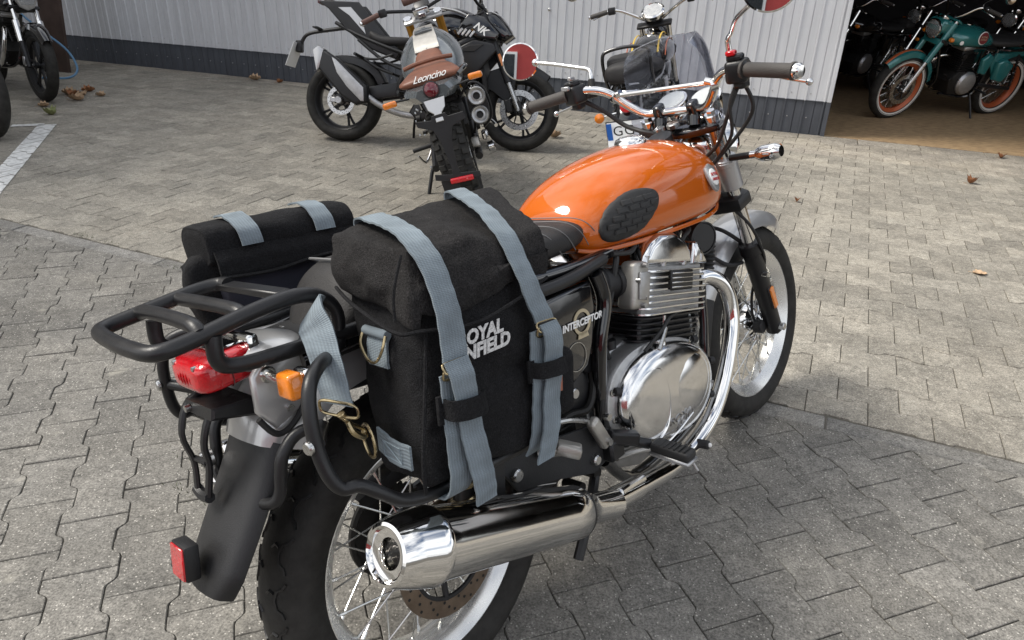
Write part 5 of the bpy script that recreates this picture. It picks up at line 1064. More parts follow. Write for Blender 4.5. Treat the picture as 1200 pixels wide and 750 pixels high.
    # front strap
    P('strap_ring', loopring((.090, -.347, .778), .023, .009, .0018, (1, .0, -.1), (0, -.4, -.9), True) + loopring((.090, -.345, .770), .023, .009, .0018, (1, .0, -.1), (0, .3, -.95), True), 'brass')
    strap('strap_tail', [(.091, -.349, .783), (.092, -.354, .76), (.090, -.350, .72), (.082, -.346, .67), (.070, -.345, .62), (.058, -.345, .585), (.046, -.343, .562)], [(1, 0, -.06)] * 7, .040)
    strap('strap_lower', [(.074, -.340, .775), (.070, -.338, .72), (.062, -.336, .66), (.052, -.332, .60), (.046, -.318, .570)], [(1, 0, -.05)] * 5, .038)
    k2 = P('strap_keeper', ribbon([(.050, -.335, .716), (.058, -.352, .714), (.084, -.360, .710), (.110, -.354, .706), (.122, -.333, .704)], (.05, .1, 1), .026, .004, 4), 'canvas')
    P('keeper_tab', box((.050, -.336, .713), (.014, .006, .036), rot=(0, 6, 0), bev=.001), 'canvas', k2)
    # lettering on the outer face
    LM = frameM((-.044, -.3388, .797), (1, -.02, -.03), (.0, -.02, 1)).copy(); LM = sh @ LM
    text('lettering', 'ROYAL', .028, 'cloth_print', body, LM @ Matrix.Translation((0, .011, 0)), .0004, .18, 1.0, .0012); text('lettering', 'ENFIELD', .028, 'cloth_print', body, LM @ Matrix.Translation((.004, -.012, 0)), .0004, .18, 1.0, .0012)
    # D-ring tab on the rear face
    tb = P('ring_tab', ribbon([(-.130, -.216, .822), (-.138, -.216, .800), (-.142, -.217, .776)], (0, 1, .04), .046, .004, 4), 'webbing'); P('tab_fold', tube([(-.134, -.188, .828), (-.134, -.242, .824)], .0075, 10, smooth=False), 'webbing', tb)
    P('d_ring', tube([(-.138, -.189, .828), (-.147, -.189, .812), (-.150, -.200, .792), (-.151, -.215, .785), (-.150, -.230, .791), (-.147, -.242, .808), (-.138, -.242, .825)], .0022, 8), 'brass', tb)
    # side tab, ring and hook of the connecting strap
    tb2 = P('side_tab', ribbon([(-.166, -.212, .668), (-.174, -.250, .664), (-.176, -.300, .660)], (.12, 0, 1), .036, .004, 4), 'webbing')
    P('stitching', tube([(-.177, -.240, .677), (-.180, -.282, .674), (-.1805, -.282, .650), (-.178, -.240, .653), (-.177, -.240, .677), (-.1805, -.282, .650)], .0009, 4, 1, smooth=False), 'thread', tb2)
    P('round_ring', loopring((-.178, -.204, .668), .024, .026, .0026, (-.25, -.97, .0), (.05, 0, 1)), 'brass')
    # lower front leather tag, loose thread
    P('leather_tag', box((.150, -.312, .660), (.030, .003, .044), rot=(0, 14, 0), bev=.001), 'leather_tag'); P('side_pocket', box((.156, -.285, .65), (.055, .06, .12), rot=(0, 10, 0), bev=.02, seg=3), 'canvas')
    return B
right_bag()
def cross_strap():
    # shoulder strap hanging over the rack tube and clipped to the near bag
    base = Vector((-.20, -.18, .80)); S_ = thing('shoulder_strap', 'blue-grey carrying strap hanging from the rack, clipped to the near saddlebag by a brass hook', 'strap', HM @ Matrix.Translation(base))
    sh = Matrix.Translation(-base); P = lambda n, g, m, par=S_, **k: build(n, g.tf(sh), m, par, **k)
    P('strap_band', ribbon([(-.165, -.118, .862), (-.180, -.130, .868), (-.192, -.146, .858), (-.198, -.163, .842), (-.206, -.180, .820), (-.213, -.198, .79), (-.219, -.212, .762), (-.222, -.219, .748)], [(.55, -.25, .75), (.55, -.3, .7), (.50, -.40, .5), (.46, -.55, .15), (.44, -.62, -.1), (.42, -.65, -.2), (.4, -.7, -.18), (.4, -.7, -.18)], [.046, .05, .052, .052, .05, .050, .048, .048], .0035, 8), 'webbing')
    hk = P('strap_loop', loopring((-.2255, -.2235, .744), .030, .011, .0022, Vector((.45, -.85, -.2)).normalized(), Vector((0, -.1, 1)).normalized(), True), 'brass')
    P('snap_hook', cyl((-.226, -.226, .738), (-.218, -.226, .722), .0065, .005, 12, .001) + tube([(-.218, -.226, .724), (-.216, -.232, .706), (-.200, -.228, .690), (-.186, -.214, .684), (-.188, -.208, .694), (-.204, -.214, .708), (-.216, -.222, .722)], [.004, .005, .0045, .004, .003, .003, .0035], 8, 4), 'brass', hk)
cross_strap()
def left_bag():
    base = Vector((.02, .22, .60)); B = thing('saddlebag', 'black saddlebag rolled flat with light strap patches on the far side of the rack', 'saddlebag', HM @ Matrix.Translation(base), 'canvas saddlebags on the orange motorcycle')
    sh = Matrix.Translation(-base); P = lambda n, g, m, par=B, **k: build(n, g.tf(sh), m, par, **k); V = Vector
    C = [[[V((-.16, .145, .60)), V((.10, .145, .60))], [V((-.13, .26, .60)), V((.10, .26, .60))]], [[V((-.190, .135, .905)), V((.10, .140, .905))], [V((-.160, .262, .915)), V((.11, .262, .90))]]]
    body = P('bag_body', soft(C, (.02, -.012, 0), (14, 8, 14), wr=.006, seed=21), 'navy', ang=80)
    # rolled top: long rounded fold
    rows = [(-.200, .012, .012), (-.197, .034, .032), (-.18, .044, .040), (-.05, .045, .040), (.03, .044, .039), (.09, .043, .038), (.104, .034, .032), (.108, .010, .01)]
    rg = []
    for (x, a, b) in interp(rows, 5):
        r_ = []
        for j in range(24):
            t = 2 * PI * j / 24; wv = 1 + .13 * _n.noise(Vector((x * 14, math.cos(t) * 1.5, math.sin(t) * 1.5)))
            r_.append(Vector((x, .190 + math.copysign(abs(math.cos(t)) ** .75, math.cos(t)) * a * wv * 1.25, .955 - .045 * (x + .2) + math.copysign(abs(math.sin(t)) ** .75, math.sin(t)) * b * wv)))
        rg.append(r_)
    roll = P('rolled_top', loft(rg), 'canvas', ang=80)
    P('flap', ribbon([(0, .130, .893), (0, .127, .905), (0, .128, .922), (0, .136, .940)], (1, 0, -.05), .29, .005, 5).mv(-.045, 0, 0), 'canvas')
    P('flap_edge', tube([(-.19, .122, .903), (-.10, .118, .893), (.0, .118, .896), (.095, .122, .888)], .0035, 6), 'canvas')
    P('end_fold', soft([[[V((-.22, .16, .80)), V((-.16, .15, .80))], [V((-.205, .24, .80)), V((-.15, .25, .80))]], [[V((-.232, .165, .935)), V((-.17, .15, .95))], [V((-.222, .235, .94)), V((-.16, .25, .95))]]], (.01, .004, .01), (6, 8, 10), wr=.008, seed=33), 'canvas', ang=80)
    for xx, ww in ((-.122, .040), (.026, .040)):
        zc = .955 - .045 * (xx + .2); pts = [(xx, .190 + math.cos(R(t)) * .0645, zc + math.sin(R(t)) * .0475) for t in (70, 90, 110, 130, 150, 170, 186)]
        P('strap_patch', ribbon(pts, (1, 0, -.05), ww, .003, 4), 'webbing')
    P('lower_strap', ribbon([(-.150, .140, .835), (-.05, .132, .826), (.06, .130, .822)], (0, .2, 1), .035, .003, 4), 'webbing')
left_bag()
# ================================================================== THE OTHER MOTORCYCLES
def clut(par, x0, x1, z0, z1, n, seed, w_=.12, name='engine_detail', m='grime'):
    """pipes, cables, covers and bolts filling the middle of a motorcycle"""
    r_ = random.Random(seed); g = G()
    for k in range(n):
        a = Vector((r_.uniform(x0, x1), r_.choice((-1, 1)) * w_ * r_.uniform(.6, 1), r_.uniform(z0, z1))); b = a + Vector((r_.uniform(-.12, .12), r_.uniform(-.02, .02), r_.uniform(-.12, .12)))
        t = k % 4
        if t == 0: g = g + tube([a, (a + b) / 2 + Vector((0, .02 * math.copysign(1, a.y), .02)), b], r_.uniform(.004, .009), 6, 3)
        elif t == 1: g = g + box(a, (r_.uniform(.03, .08), .03, r_.uniform(.02, .06)), rot=(0, r_.uniform(-30, 30), 0), bev=.005)
        elif t == 2: g = g + cyl(a, a + Vector((0, math.copysign(.03, a.y), 0)), r_.uniform(.012, .03), n=12, bev=.003)
        else: g = g + tube([a, b], r_.uniform(.006, .012), 7, smooth=False)
    o = build(name, g, m, par); o['kind'] = 'stuff'
    b = G()
    for k in range(n):
        a = Vector((r_.uniform(x0, x1), r_.choice((-1, 1)) * w_ * 1.06, r_.uniform(z0, z1))); b = b + cyl(a, a + Vector((0, math.copysign(.008, a.y), 0)), r_.uniform(.005, .009), n=7)
    o2 = build('bolts', b, 'steel', par); o2['kind'] = 'stuff'
def engine(par, x, z, s=1.0, single=True, body='grime', cover='cast', lean=8):
    e = build('crankcase', plate([(x - .20 * s, z - .02), (x - .14 * s, z + .10 * s), (x + .12 * s, z + .11 * s), (x + .21 * s, z), (x + .15 * s, z - .13 * s), (x - .10 * s, z - .15 * s)], -.11, .11, 'y', .02, 2), body, par)
    for sd in (-1, 1):
        build('engine_cover', lathe([(.115 * s, 0), (.118 * s, .02), (.10 * s, .045), (.05 * s, .055), (.01, .056)], (x - .02, sd * .105, z - .01), (0, sd, 0), 28), cover, e)
    EM = Matrix.Translation((x + .05, 0, z + .10)) @ Matrix.Rotation(R(lean), 4, 'Y')
    build('cylinder', box((0, 0, .10), (.14, .16, .22), bev=.01).tf(EM), body, par)
    for k in range(8): build('cylinder_fin', box((0, 0, .03 + k * .02), (.20, .22, .006), bev=.002).tf(EM), body, par)
    build('rocker_box', box((0, 0, .235), (.17, .18, .05), bev=.018, seg=2).tf(EM), cover, par)
    return e
def tank_loft(rows, k=4, nz=32):
    rg = []
    for (x, w_, z0, z1, e) in interp(rows, k):
        zm = z0 + (z1 - z0) * .42; pts = []
        for j in range(nz):
            a = 2 * PI * j / nz; c, s = math.cos(a), math.sin(a); ex = e * .85 if s >= 0 else e * 1.4
            pts.append(Vector((x, w_ * math.copysign(abs(c) ** (2 / ex), c), zm + ((z1 - zm) if s >= 0 else (zm - z0)) * math.copysign(abs(s) ** (2 / ex), s))))
        rg.append(pts)
    return loft(rg)
def seat_loft(rows):
    return loft([[Vector((p.x + sh * (p.z - z0), p.y, p.z)) for p in superring(x, w_, z0, z1, e, 24)] for (x, w_, z0, z1, e, sh) in interp(rows, 4)])
def cockpit(par, bx, bz, wid, rise, m_bar='chrome', grip_m='grip', mirrors=True, back=.15, steer=0.0, levers=True, mirror_up=.14):
    """handlebar with grips, levers, switches and round mirrors"""
    SM_ = Matrix.Translation((bx, 0, 0)) @ Matrix.Rotation(steer, 4, 'Z') @ Matrix.Translation((-bx, 0, 0)); T = lambda g: g.tf(SM_)
    p = [(bx - back, -wid, bz + rise - .012), (bx - back + .03, -wid + .12, bz + rise + .005), (bx - back * .55, -wid + .19, bz + rise), (bx - .03, -.11, bz + rise * .35), (bx, -.05, bz), (bx, 0, bz)]
    hb = build('handlebar', T(tube(p + [(x, -y, z) for x, y, z in reversed(p[:-1])], .0112, 12, 5)), m_bar, par)
    for s in (-1, 1):
        build('hand_grip', T(cyl((bx - back + .027, s * (wid - .115), bz + rise + .004), (bx - back, s * (wid + .003), bz + rise - .012), .0165, n=16, bev=.002)), grip_m, hb)
        build('bar_end', T(cyl((bx - back, s * (wid + .003), bz + rise - .012), (bx - back - .003, s * (wid + .018), bz + rise - .014), .014, n=14, bev=.003)), 'chrome', hb)
        build('switch_housing', T(box((bx - back + .035, s * (wid - .145), bz + rise + .004), (.05, .05, .05), bev=.008, seg=2)), 'black_satin', hb)
        build('bar_clamp', T(box((bx, s * .045, bz - .004), (.034, .024, .046), rot=(0, -24, 0), bev=.006)), 'black_satin', hb)
        if levers: build('lever', T(tube([(bx - back + .075, s * (wid - .15), bz + rise), (bx - back + .085, s * (wid - .08), bz + rise - .012), (bx - back + .07, s * (wid - .01), bz + rise - .03)], [.007, .006, .005], 8, 4) + ellipsoid((bx - back + .07, s * (wid - .005), bz + rise - .031), (.008, .008, .008), 10, 8)), 'polished', hb)
        if mirrors:
            c = Vector((bx - back + .0, s * (wid + .02), bz + rise + mirror_up)); n0 = Vector((-1, -s * .18, .12)).normalized()
            mr_ = build('mirror', T(lathe([(.010, .022), (.036, .016), (.05, .006), (.052, 0), (.05, -.003)], c, -n0, 28)), m_bar, par)
            build('mirror_glass', T(lathe([(.048, 0), (.048, .001)], c + n0 * .004, n0, 28)), 'mirror', mr_)
            build('mirror_arm', T(tube([(bx - back + .05, s * (wid - .17), bz + rise + .01), (bx - back + .05, s * (wid - .17), bz + rise + .05), (bx - back + .03, s * (wid - .10), bz + rise + mirror_up - .03), c - n0 * .02], .005, 8, 4)), m_bar, mr_)
    return hb
def front_end(par, ax_x, az, top_z, rake=.445, y=.095, leg='black_satin', tubem='chrome', leg_top=.60, r_leg=.026, inv=False, top_m='black_satin', tilt=0):
    FXl = lambda z: ax_x - (z - az) * rake
    for s in (-1, 1):
        if inv:
            l = build('fork_leg', cyl((FXl(.50), s * y, .50), (FXl(top_z), s * y, top_z), .028, n=18, bev=.003), leg, par)
            build('fork_tube', cyl((FXl(az), s * y, az), (FXl(.52), s * y, .52), .020, n=16), tubem, l); build('axle_lug', box((ax_x, s * y, az + .02), (.05, .035, .10), rot=(0, -24, 0), bev=.008), 'black_satin', l)
        else:
            l = build('fork_leg', cyl((FXl(az - .02), s * y, az - .02), (FXl(leg_top), s * y, leg_top), .023, r_leg, 18, .003), leg, par)
            build('fork_tube', cyl((FXl(leg_top), s * y, leg_top), (FXl(top_z), s * y, top_z), .020, n=16), tubem, l)
    build('top_yoke', box((FXl(top_z) - .02, 0, top_z), (.075, 2 * y + .06, .022), rot=(0, -24, 0), bev=.010, seg=2), top_m, par)
    build('lower_yoke', box((FXl(top_z - .19) - .02, 0, top_z - .19), (.09, 2 * y + .07, .034), rot=(0, -24, 0), bev=.008), 'black_satin', par)
    build('axle', cyl((ax_x, -y - .03, az), (ax_x, y + .03, az), .010), 'steel', par)
    return FXl
def headlamp(par, c, r, body='chrome', ring_='chrome', d=(1, 0, -.1)):
    h = build('headlight', lathe([(.02, -r * 1.15), (r * .62, -r), (r * .9, -r * .5), (r, 0), (r * 1.06, .004), (r * 1.06, .018), (r * .96, .022)], c, d, 32, capb=False), body, par)
    build('headlight_ring', ring([(r * .93, .010), (r * 1.07, .008), (r * 1.08, .020), (r * .95, .026)], c, d, 32), ring_, h)
    build('reflector_bowl', lathe([(r * .93, .014), (r * .6, -.02), (r * .2, -.035), (.004, -.036)], c, d, 28), 'chrome', h)
    build('headlight_glass', lathe([(r * .94, .014), (r * .8, .026), (r * .4, .036), (.004, .039)], c, d, 28), 'clear', h)
    return h
def retro(M, label, paint, group=None, wheel='spoke', rimm='chrome', white=False, fork='chrome', forktop='black_satin', fend=None, hub='black_satin', tank_kind='round', steer=0, mirrors=True, det=14, seed=1, indicators=True, plate_=False, bar=(.36, .10), exhaust='chrome', eng='grime', cover='cast', single_spokes=False, backrest=False, front_r=.2286):
    H = thing('motorcycle', label, 'motorcycle', M, group); P = lambda n, g, m, par=H, **k: build(n, g, m, par, **k); fend = fend or paint
    kw = dict(rim_m=rimm, hub_m=hub, single=False, tread=False, white=white, ns=32)
    if wheel == 'cast': kw['cast'] = 6
    spoked_wheel(H, 0, .318, .322, .13, .2286, .09, name='rear_wheel', disc=(.12, -.09), **kw)
    spoked_wheel(H, 1.40, .325, .325, .10, .24, .075, name='front_wheel', disc=(.15, .07), disc_m='steel', **kw)
    FXl = front_end(H, 1.40, .325, .99, leg=fork, leg_top=.56, top_m=forktop, tubem=fork if forktop == 'teal' else 'chrome')
    P('rear_mudguard', strip_shell([(-.36, .45), (-.34, .55), (-.27, .64), (-.15, .69), (0, .70), (.14, .665), (.24, .59)], [.07, .082, .082, .082, .082, .082, .07], .016, .05, .003, 3, 11), fend)
    r2 = .36; P('front_mudguard', strip_shell([(1.40 + r2 * math.cos(R(a)), .325 + r2 * math.sin(R(a))) for a in (40, 62, 85, 108, 130, 150, 168)], [.045, .060, .064, .064, .064, .062, .05], .014, .045, .003, 3, 11), fend)
    P('frame', tube([(1.08, 0, .80), (.9, -.05, .77), (.6, -.10, .74), (.3, -.12, .72), (0, -.12, .72), (-.25, -.10, .70)], .014, 8) + tube([(1.08, 0, .80), (.9, .05, .77), (.6, .10, .74), (.3, .12, .72), (0, .12, .72), (-.25, .10, .70)], .014, 8)
      + tube([(1.08, 0, .74), (1.0, 0, .58), (.93, 0, .40), (.88, -.06, .27), (.55, -.10, .24), (.44, -.11, .34)], .016, 8) + tube([(.88, .06, .27), (.55, .10, .24), (.44, .11, .34), (.42, .12, .6), (.40, .12, .73)], .015, 8), 'black_gloss')
    P('swingarm', tube([(.46, -.115, .37), (.2, -.115, .34), (-.03, -.115, .318)], .02, 8) + tube([(.46, .115, .37), (.2, .115, .34), (-.03, .115, .318)], .02, 8), 'black_satin')
    engine(H, .66, .40, 1.0, body=eng, cover=cover)
    if det: clut(H, .42, .95, .28, .72, det, seed)
    P('exhaust_pipe', tube([(.78, -.06, .62), (.90, -.10, .60), (.95, -.13, .50), (.90, -.15, .34), (.78, -.16, .26), (.55, -.17, .24), (.30, -.18, .26)], .02, 12, 5), exhaust)
    P('silencer', lathe([(.022, -.05), (.045, 0), (.05, .04), (.052, .45), (.046, .50), (.030, .51), (.028, .48)], (.30, -.18, .265), (-1, -.03, .10), 24, capb=False), exhaust)
    tank = P('fuel_tank', tank_loft([(.47, .04, .78, .82, 2.2), (.50, .10, .755, .85, 2.3), (.60, .135, .745, .905, 2.3), (.75, .150, .74, .94, 2.3), (.90, .15, .745, .945, 2.3), (1.0, .13, .76, .925, 2.2), (1.06, .08, .80, .89, 2.1), (1.075, .02, .83, .86, 2)]), paint, ang=80)
    P('fuel_cap', lathe([(.03, 0), (.03, .010), (.02, .016), (.004, .018)], (.82, 0, .938), (0, 0, 1), 20), 'chrome', tank)
    seat = P('seat', seat_loft([(.50, .06, .76, .80, 2.3, .3), (.44, .12, .745, .82, 2.6, .2), (.30, .145, .74, .83, 2.8, 0), (.15, .14, .745, .825, 2.8, 0), (.05, .12, .76, .84, 2.6, 0), (.0, .04, .78, .82, 2.2, 0)]), 'seat')
    P('passenger_seat', seat_loft([(-.01, .05, .77, .81, 2.3, 0), (-.03, .11, .76, .855, 2.6, 0), (-.15, .12, .755, .87, 2.8, 0), (-.27, .115, .755, .865, 2.8, 0), (-.30, .05, .77, .84, 2.3, 0)]), 'seat')
    for s in (-1, 1):
        P('side_panel', plate([(.24, .70), (.42, .70), (.44, .58), (.36, .48), (.26, .52)], s * .125, s * .150, 'y', .010, 2) if s > 0 else plate([(.24, .70), (.42, .70), (.44, .58), (.36, .48), (.26, .52)], -.150, -.125, 'y', .010, 2), paint)
        sh = P('shock_absorber', cyl((.0, s * .135, .35), (.08, s * .135, .68), .012), 'black_satin'); P('coil_spring', tube([(.012 + .07 * t / 60 + .022 * math.cos(t * .8), s * .135 + .022 * math.sin(t * .8), .40 + .24 * t / 60) for t in range(61)], .0042, 5, 1, smooth=False), 'black_gloss', sh)
        P('footrest', cyl((.48, s * .12, .33), (.48, s * .28, .33), .012, n=10, bev=.002), 'black_satin')
        if indicators:
            for (x, z, yy) in ((-.26, .66, .15), (1.16, .84, .17)):
                il = P('indicator', ellipsoid((x, s * yy, z), (.022, .03, .022), 14, 8), 'amber'); P('indicator_stem', cyl((x, s * .06, z), (x, s * (yy - .02), z), .006, n=8), 'black_satin', il)
    cockpit(H, FXl(1.0) - .005, 1.02, bar[0], bar[1], steer=steer, mirrors=mirrors)
    headlamp(H, (FXl(.90) + .10, 0, .905), .085, body='black_gloss' if forktop != 'teal' else 'teal')
    P('instrument', lathe([(.03, -.03), (.045, -.01), (.047, .006), (.04, .010)], (FXl(.98) + .06, 0, 1.0), (-.5, 0, .85), 24), 'chrome')
    P('tail_lamp', lathe([(.035, 0), (.037, .02), (.03, .035), (.005, .04)], (-.32, 0, .635), (-1, 0, .1), 24), 'red_lens')
    P('side_stand', tube([(.50, .12, .27), (.48, .19, .14), (.46, .27, -.03)], .011, 7, smooth=False) + box((.46, .28, -.04), (.05, .04, .008), bev=.002), 'black_satin')
    return H, P, FXl, tank

# teal cruiser inside the doorway
H, P, FXl, tank = retro(bikeM(5.111, 8.259, 248.96, 11.4), 'teal retro motorcycle with whitewall tyres and orange rims standing just inside the garage doorway', 'teal', rimm='orange_rim', white=True, fork='steel', forktop='teal', hub='polished', steer=.0, seed=4, mirrors=True, bar=(.38, .12))
for s in (-1, 1):
    P('fork_cover', cyl((FXl(.60), s * .095, .60), (FXl(.97), s * .095, .97), .030, n=18, bev=.003), 'teal')
    bdg = P('tank_badge', lathe([(.062, 0), (.062, .004), (.056, .006), (.004, .007)], (.72, s * .148, .85), (0, s, .12), 30), 'white', tank); P('badge_field', lathe([(.056, 0), (.056, .003)], (.72, s * .1545, .8508), (0, s, .12), 30), 'maroon', tank)
    text('tank_lettering', 'ROYAL', .026, 'cream', tank, frameM((.72, s * .159, .862), (-s, 0, 0), (0, s * -.12, 1)), .0004, .1); text('tank_lettering', 'ENFIELD', .022, 'cream', tank, frameM((.72, s * .159, .838), (-s, 0, 0), (0, s * -.12, 1)), .0004, .1)
    P('tank_reflector', lathe([(.020, 0), (.020, .006), (.004, .008)], (.965, s * .135, .80), (.3, s, 0), 18), 'white')
P('mudguard_stripe', strip_shell([(1.40 + .364 * math.cos(R(a)), .325 + .364 * math.sin(R(a))) for a in (40, 62, 85, 108, 130)], [.025, .03, .03, .03, .03], .016, .0, .003, 3, 7), 'orange_rim')
P('tool_box', plate([(.16, .60), (.30, .66), (.40, .62), (.36, .44), (.24, .40), (.17, .48)], .13, .20, 'y', .03, 3), 'teal'); P('battery_cover', plate([(.44, .66), (.52, .70), (.60, .64), (.56, .50), (.48, .48)], .12, .17, 'y', .02, 3), 'teal')
P('headlight_nacelle', box((FXl(.93) + .03, 0, .93), (.20, .20, .13), rot=(0, -10, 0), bev=.04, seg=3), 'teal'); P('nacelle_plate', box((FXl(.80) + .015, 0, .79), (.05, .19, .06), rot=(0, -24, 0), bev=.012, seg=2), 'teal')

# dark motorcycles deeper in the hall
for (mx, lb_, sd, pt) in ((bikeM(4.55, 9.75, 235, 9), 'black motorcycle in the dark left of the teal motorcycle, with one silver fork leg showing', 11, 'black_gloss'), (bikeM(5.75, 10.4, 238, 9), 'dark motorcycle with a round chrome headlight directly behind the teal motorcycle', 12, 'black_gloss'), (bikeM(6.9, 10.3, 240, 9), 'dark motorcycle deepest in the garage at the right edge of the doorway', 13, 'black_gloss'), (bikeM(7.0, 8.3, 243, 9), 'dark motorcycle beside the rear wheel of the teal motorcycle', 14, 'grey_paint')):
    retro(mx, lb_, pt, group='dark motorcycles inside the garage', wheel='spoke', seed=sd, det=10, mirrors=True)

# black cruiser seen from behind through the fly screen
H, P, FXl, tank = retro(bikeM(.827, 4.516, 16.8, 11.85), 'black cruiser motorcycle with gold tank stripes and white number plate, behind the fly screen', 'black_gloss', seed=21, wheel='cast', rimm='black_satin', fork='black_satin', mirrors=False, bar=(.42, .10), fend='black_gloss', indicators=False)
for s in (-1, 1):
    P('tank_stripe', tube([(x, s * .086, z) for x, z in ((.51, .842), (.56, .877), (.64, .912), (.75, .936), (.88, .940), (.98, .922))], .006, 6, 4, flat=.6), 'yellow_stripe', tank)
    P('tank_stripe', tube([(x, s * .130, z) for x, z in ((.53, .815), (.60, .862), (.70, .893), (.85, .900), (.96, .875))], .004, 6, 4, flat=.6), 'orange_rim', tank)
    il = P('rear_indicator', lathe([(.020, 0), (.028, .008), (.028, .02), (.004, .03)], (-.30, s * .165, .585), (-1, 0, 0), 22), 'amber'); P('indicator_stem', cyl((-.28, s * .07, .60), (-.285, s * .15, .587), .006, n=8), 'chrome', il)
    P('round_mirror', ellipsoid((.80, s * .50, 1.28), (.012, .05, .05), 18, 12), 'chrome')
P('backrest_pad', soft([[[Vector((-.19, .115, .74)), Vector((-.05, .115, .75))], [Vector((-.19, -.115, .74)), Vector((-.05, -.115, .75))]], [[Vector((-.19, .118, .885)), Vector((-.03, .118, .90))], [Vector((-.19, -.118, .885)), Vector((-.03, -.118, .90))]]], (.01, .0, .012), (8, 8, 8), wr=.001), 'seat')
P('grab_loop', tube([(-.10, .135, .72), (-.17, .137, .80), (-.19, .135, .905), (-.19, .10, .935), (-.19, 0, .945), (-.19, -.10, .935), (-.19, -.135, .905), (-.17, -.137, .80), (-.10, -.135, .72)], .010, 10, 5), 'black_gloss')
P('instrument_cluster', lathe([(.04, -.05), (.078, -.02), (.082, .0), (.082, .012), (.070, .018), (.066, .012), (.004, .012)], (FXl(1.0) - .03, 0, 1.075), (-.6, 0, .8), 32), 'chrome'); P('cluster_face', lathe([(.064, 0), (.064, .002)], Vector((FXl(1.0) - .03, 0, 1.075)) + Vector((-.6, 0, .8)) * .013, (-.6, 0, .8), 28), 'steel')
P('seat_trim', ellipsoid((-.24, 0, .70), (.05, .07, .035), 18, 10), 'chrome')
np_ = P('number_plate', box((-.405, -.01, .475), (.003, .24, .185), rot=(0, 12, 0), bev=.001), 'plate_white')
PM = frameM((-.4085, -.01, .475), (0, -1, 0), (-.2, 0, 1)); P('plate_band', box((-.103, 0, .0005), (.030, .183, .001), bev=0).tf(PM), 'plate_blue', np_)
text('plate_letter', 'D', .026, 'white', np_, PM @ Matrix.Translation((-.103, -.06, .0015)), .0003); text('plate_lettering', 'GG', .082, 'ink', np_, PM @ Matrix.Translation((-.022, .042, .001)), .0004, 0, 1.1); text('plate_lettering', 'CM', .082, 'ink', np_, PM @ Matrix.Translation((-.005, -.044, .001)), .0004, 0, 1.1)
P('plate_frame', tube([(-.404, .112, .57), (-.404, -.132, .57), (-.404, -.132, .38), (-.404, .112, .38)], .004, 6, 1, closed=True, smooth=False).tf(Matrix.Identity(4)), 'black_satin', np_)

# motorcycles at the left edge, facing the camera
LB = bikeM(-4.52 - 1.40 * math.sin(R(130)), 7.05 - 1.40 * math.cos(R(130)), 130, 5)
def naked(M, label, seed, grp):
    H, P, FXl, tank = retro(M, label, 'black_gloss', group=grp, wheel='cast', rimm='black_satin', fork='black_satin', seed=seed, fend='black_gloss', indicators=False)
    for s in (-1, 1): P('fork_sleeve', cyl((FXl(.52), s * .1, .52), (FXl(.70), s * .1, .70), .029, n=18, bev=.003), 'chrome'); P('caliper', box((1.36, s * .11, .36), (.05, .03, .08), bev=.008), 'cast')
    P('lamp_shield', plate([(-.09, .10), (.09, .10), (.11, .02), (.06, -.09), (0, -.12), (-.06, -.09), (-.11, .02)], -.02, .02, 'x', .01, 2).mv(FXl(.9) + .135, 0, .91), 'cast'); P('lamp_glass', plate([(-.07, .08), (.07, .08), (.085, .02), (.05, -.07), (-.05, -.07), (-.085, .02)], .02, .026, 'x', .004, 1).mv(FXl(.9) + .135, 0, .91), 'clear')
naked(LB, 'black naked motorcycle with clear angular headlight facing the camera near the blue hose', 31, 'motorcycles parked at the left edge')
naked(bikeM(-4.02 - 1.40 * math.sin(R(122)), 5.50 - 1.40 * math.cos(R(122)), 122, 5), 'motorcycle of which only the front tyre shows at the left edge beyond the white line', 32, 'motorcycles parked at the left edge')

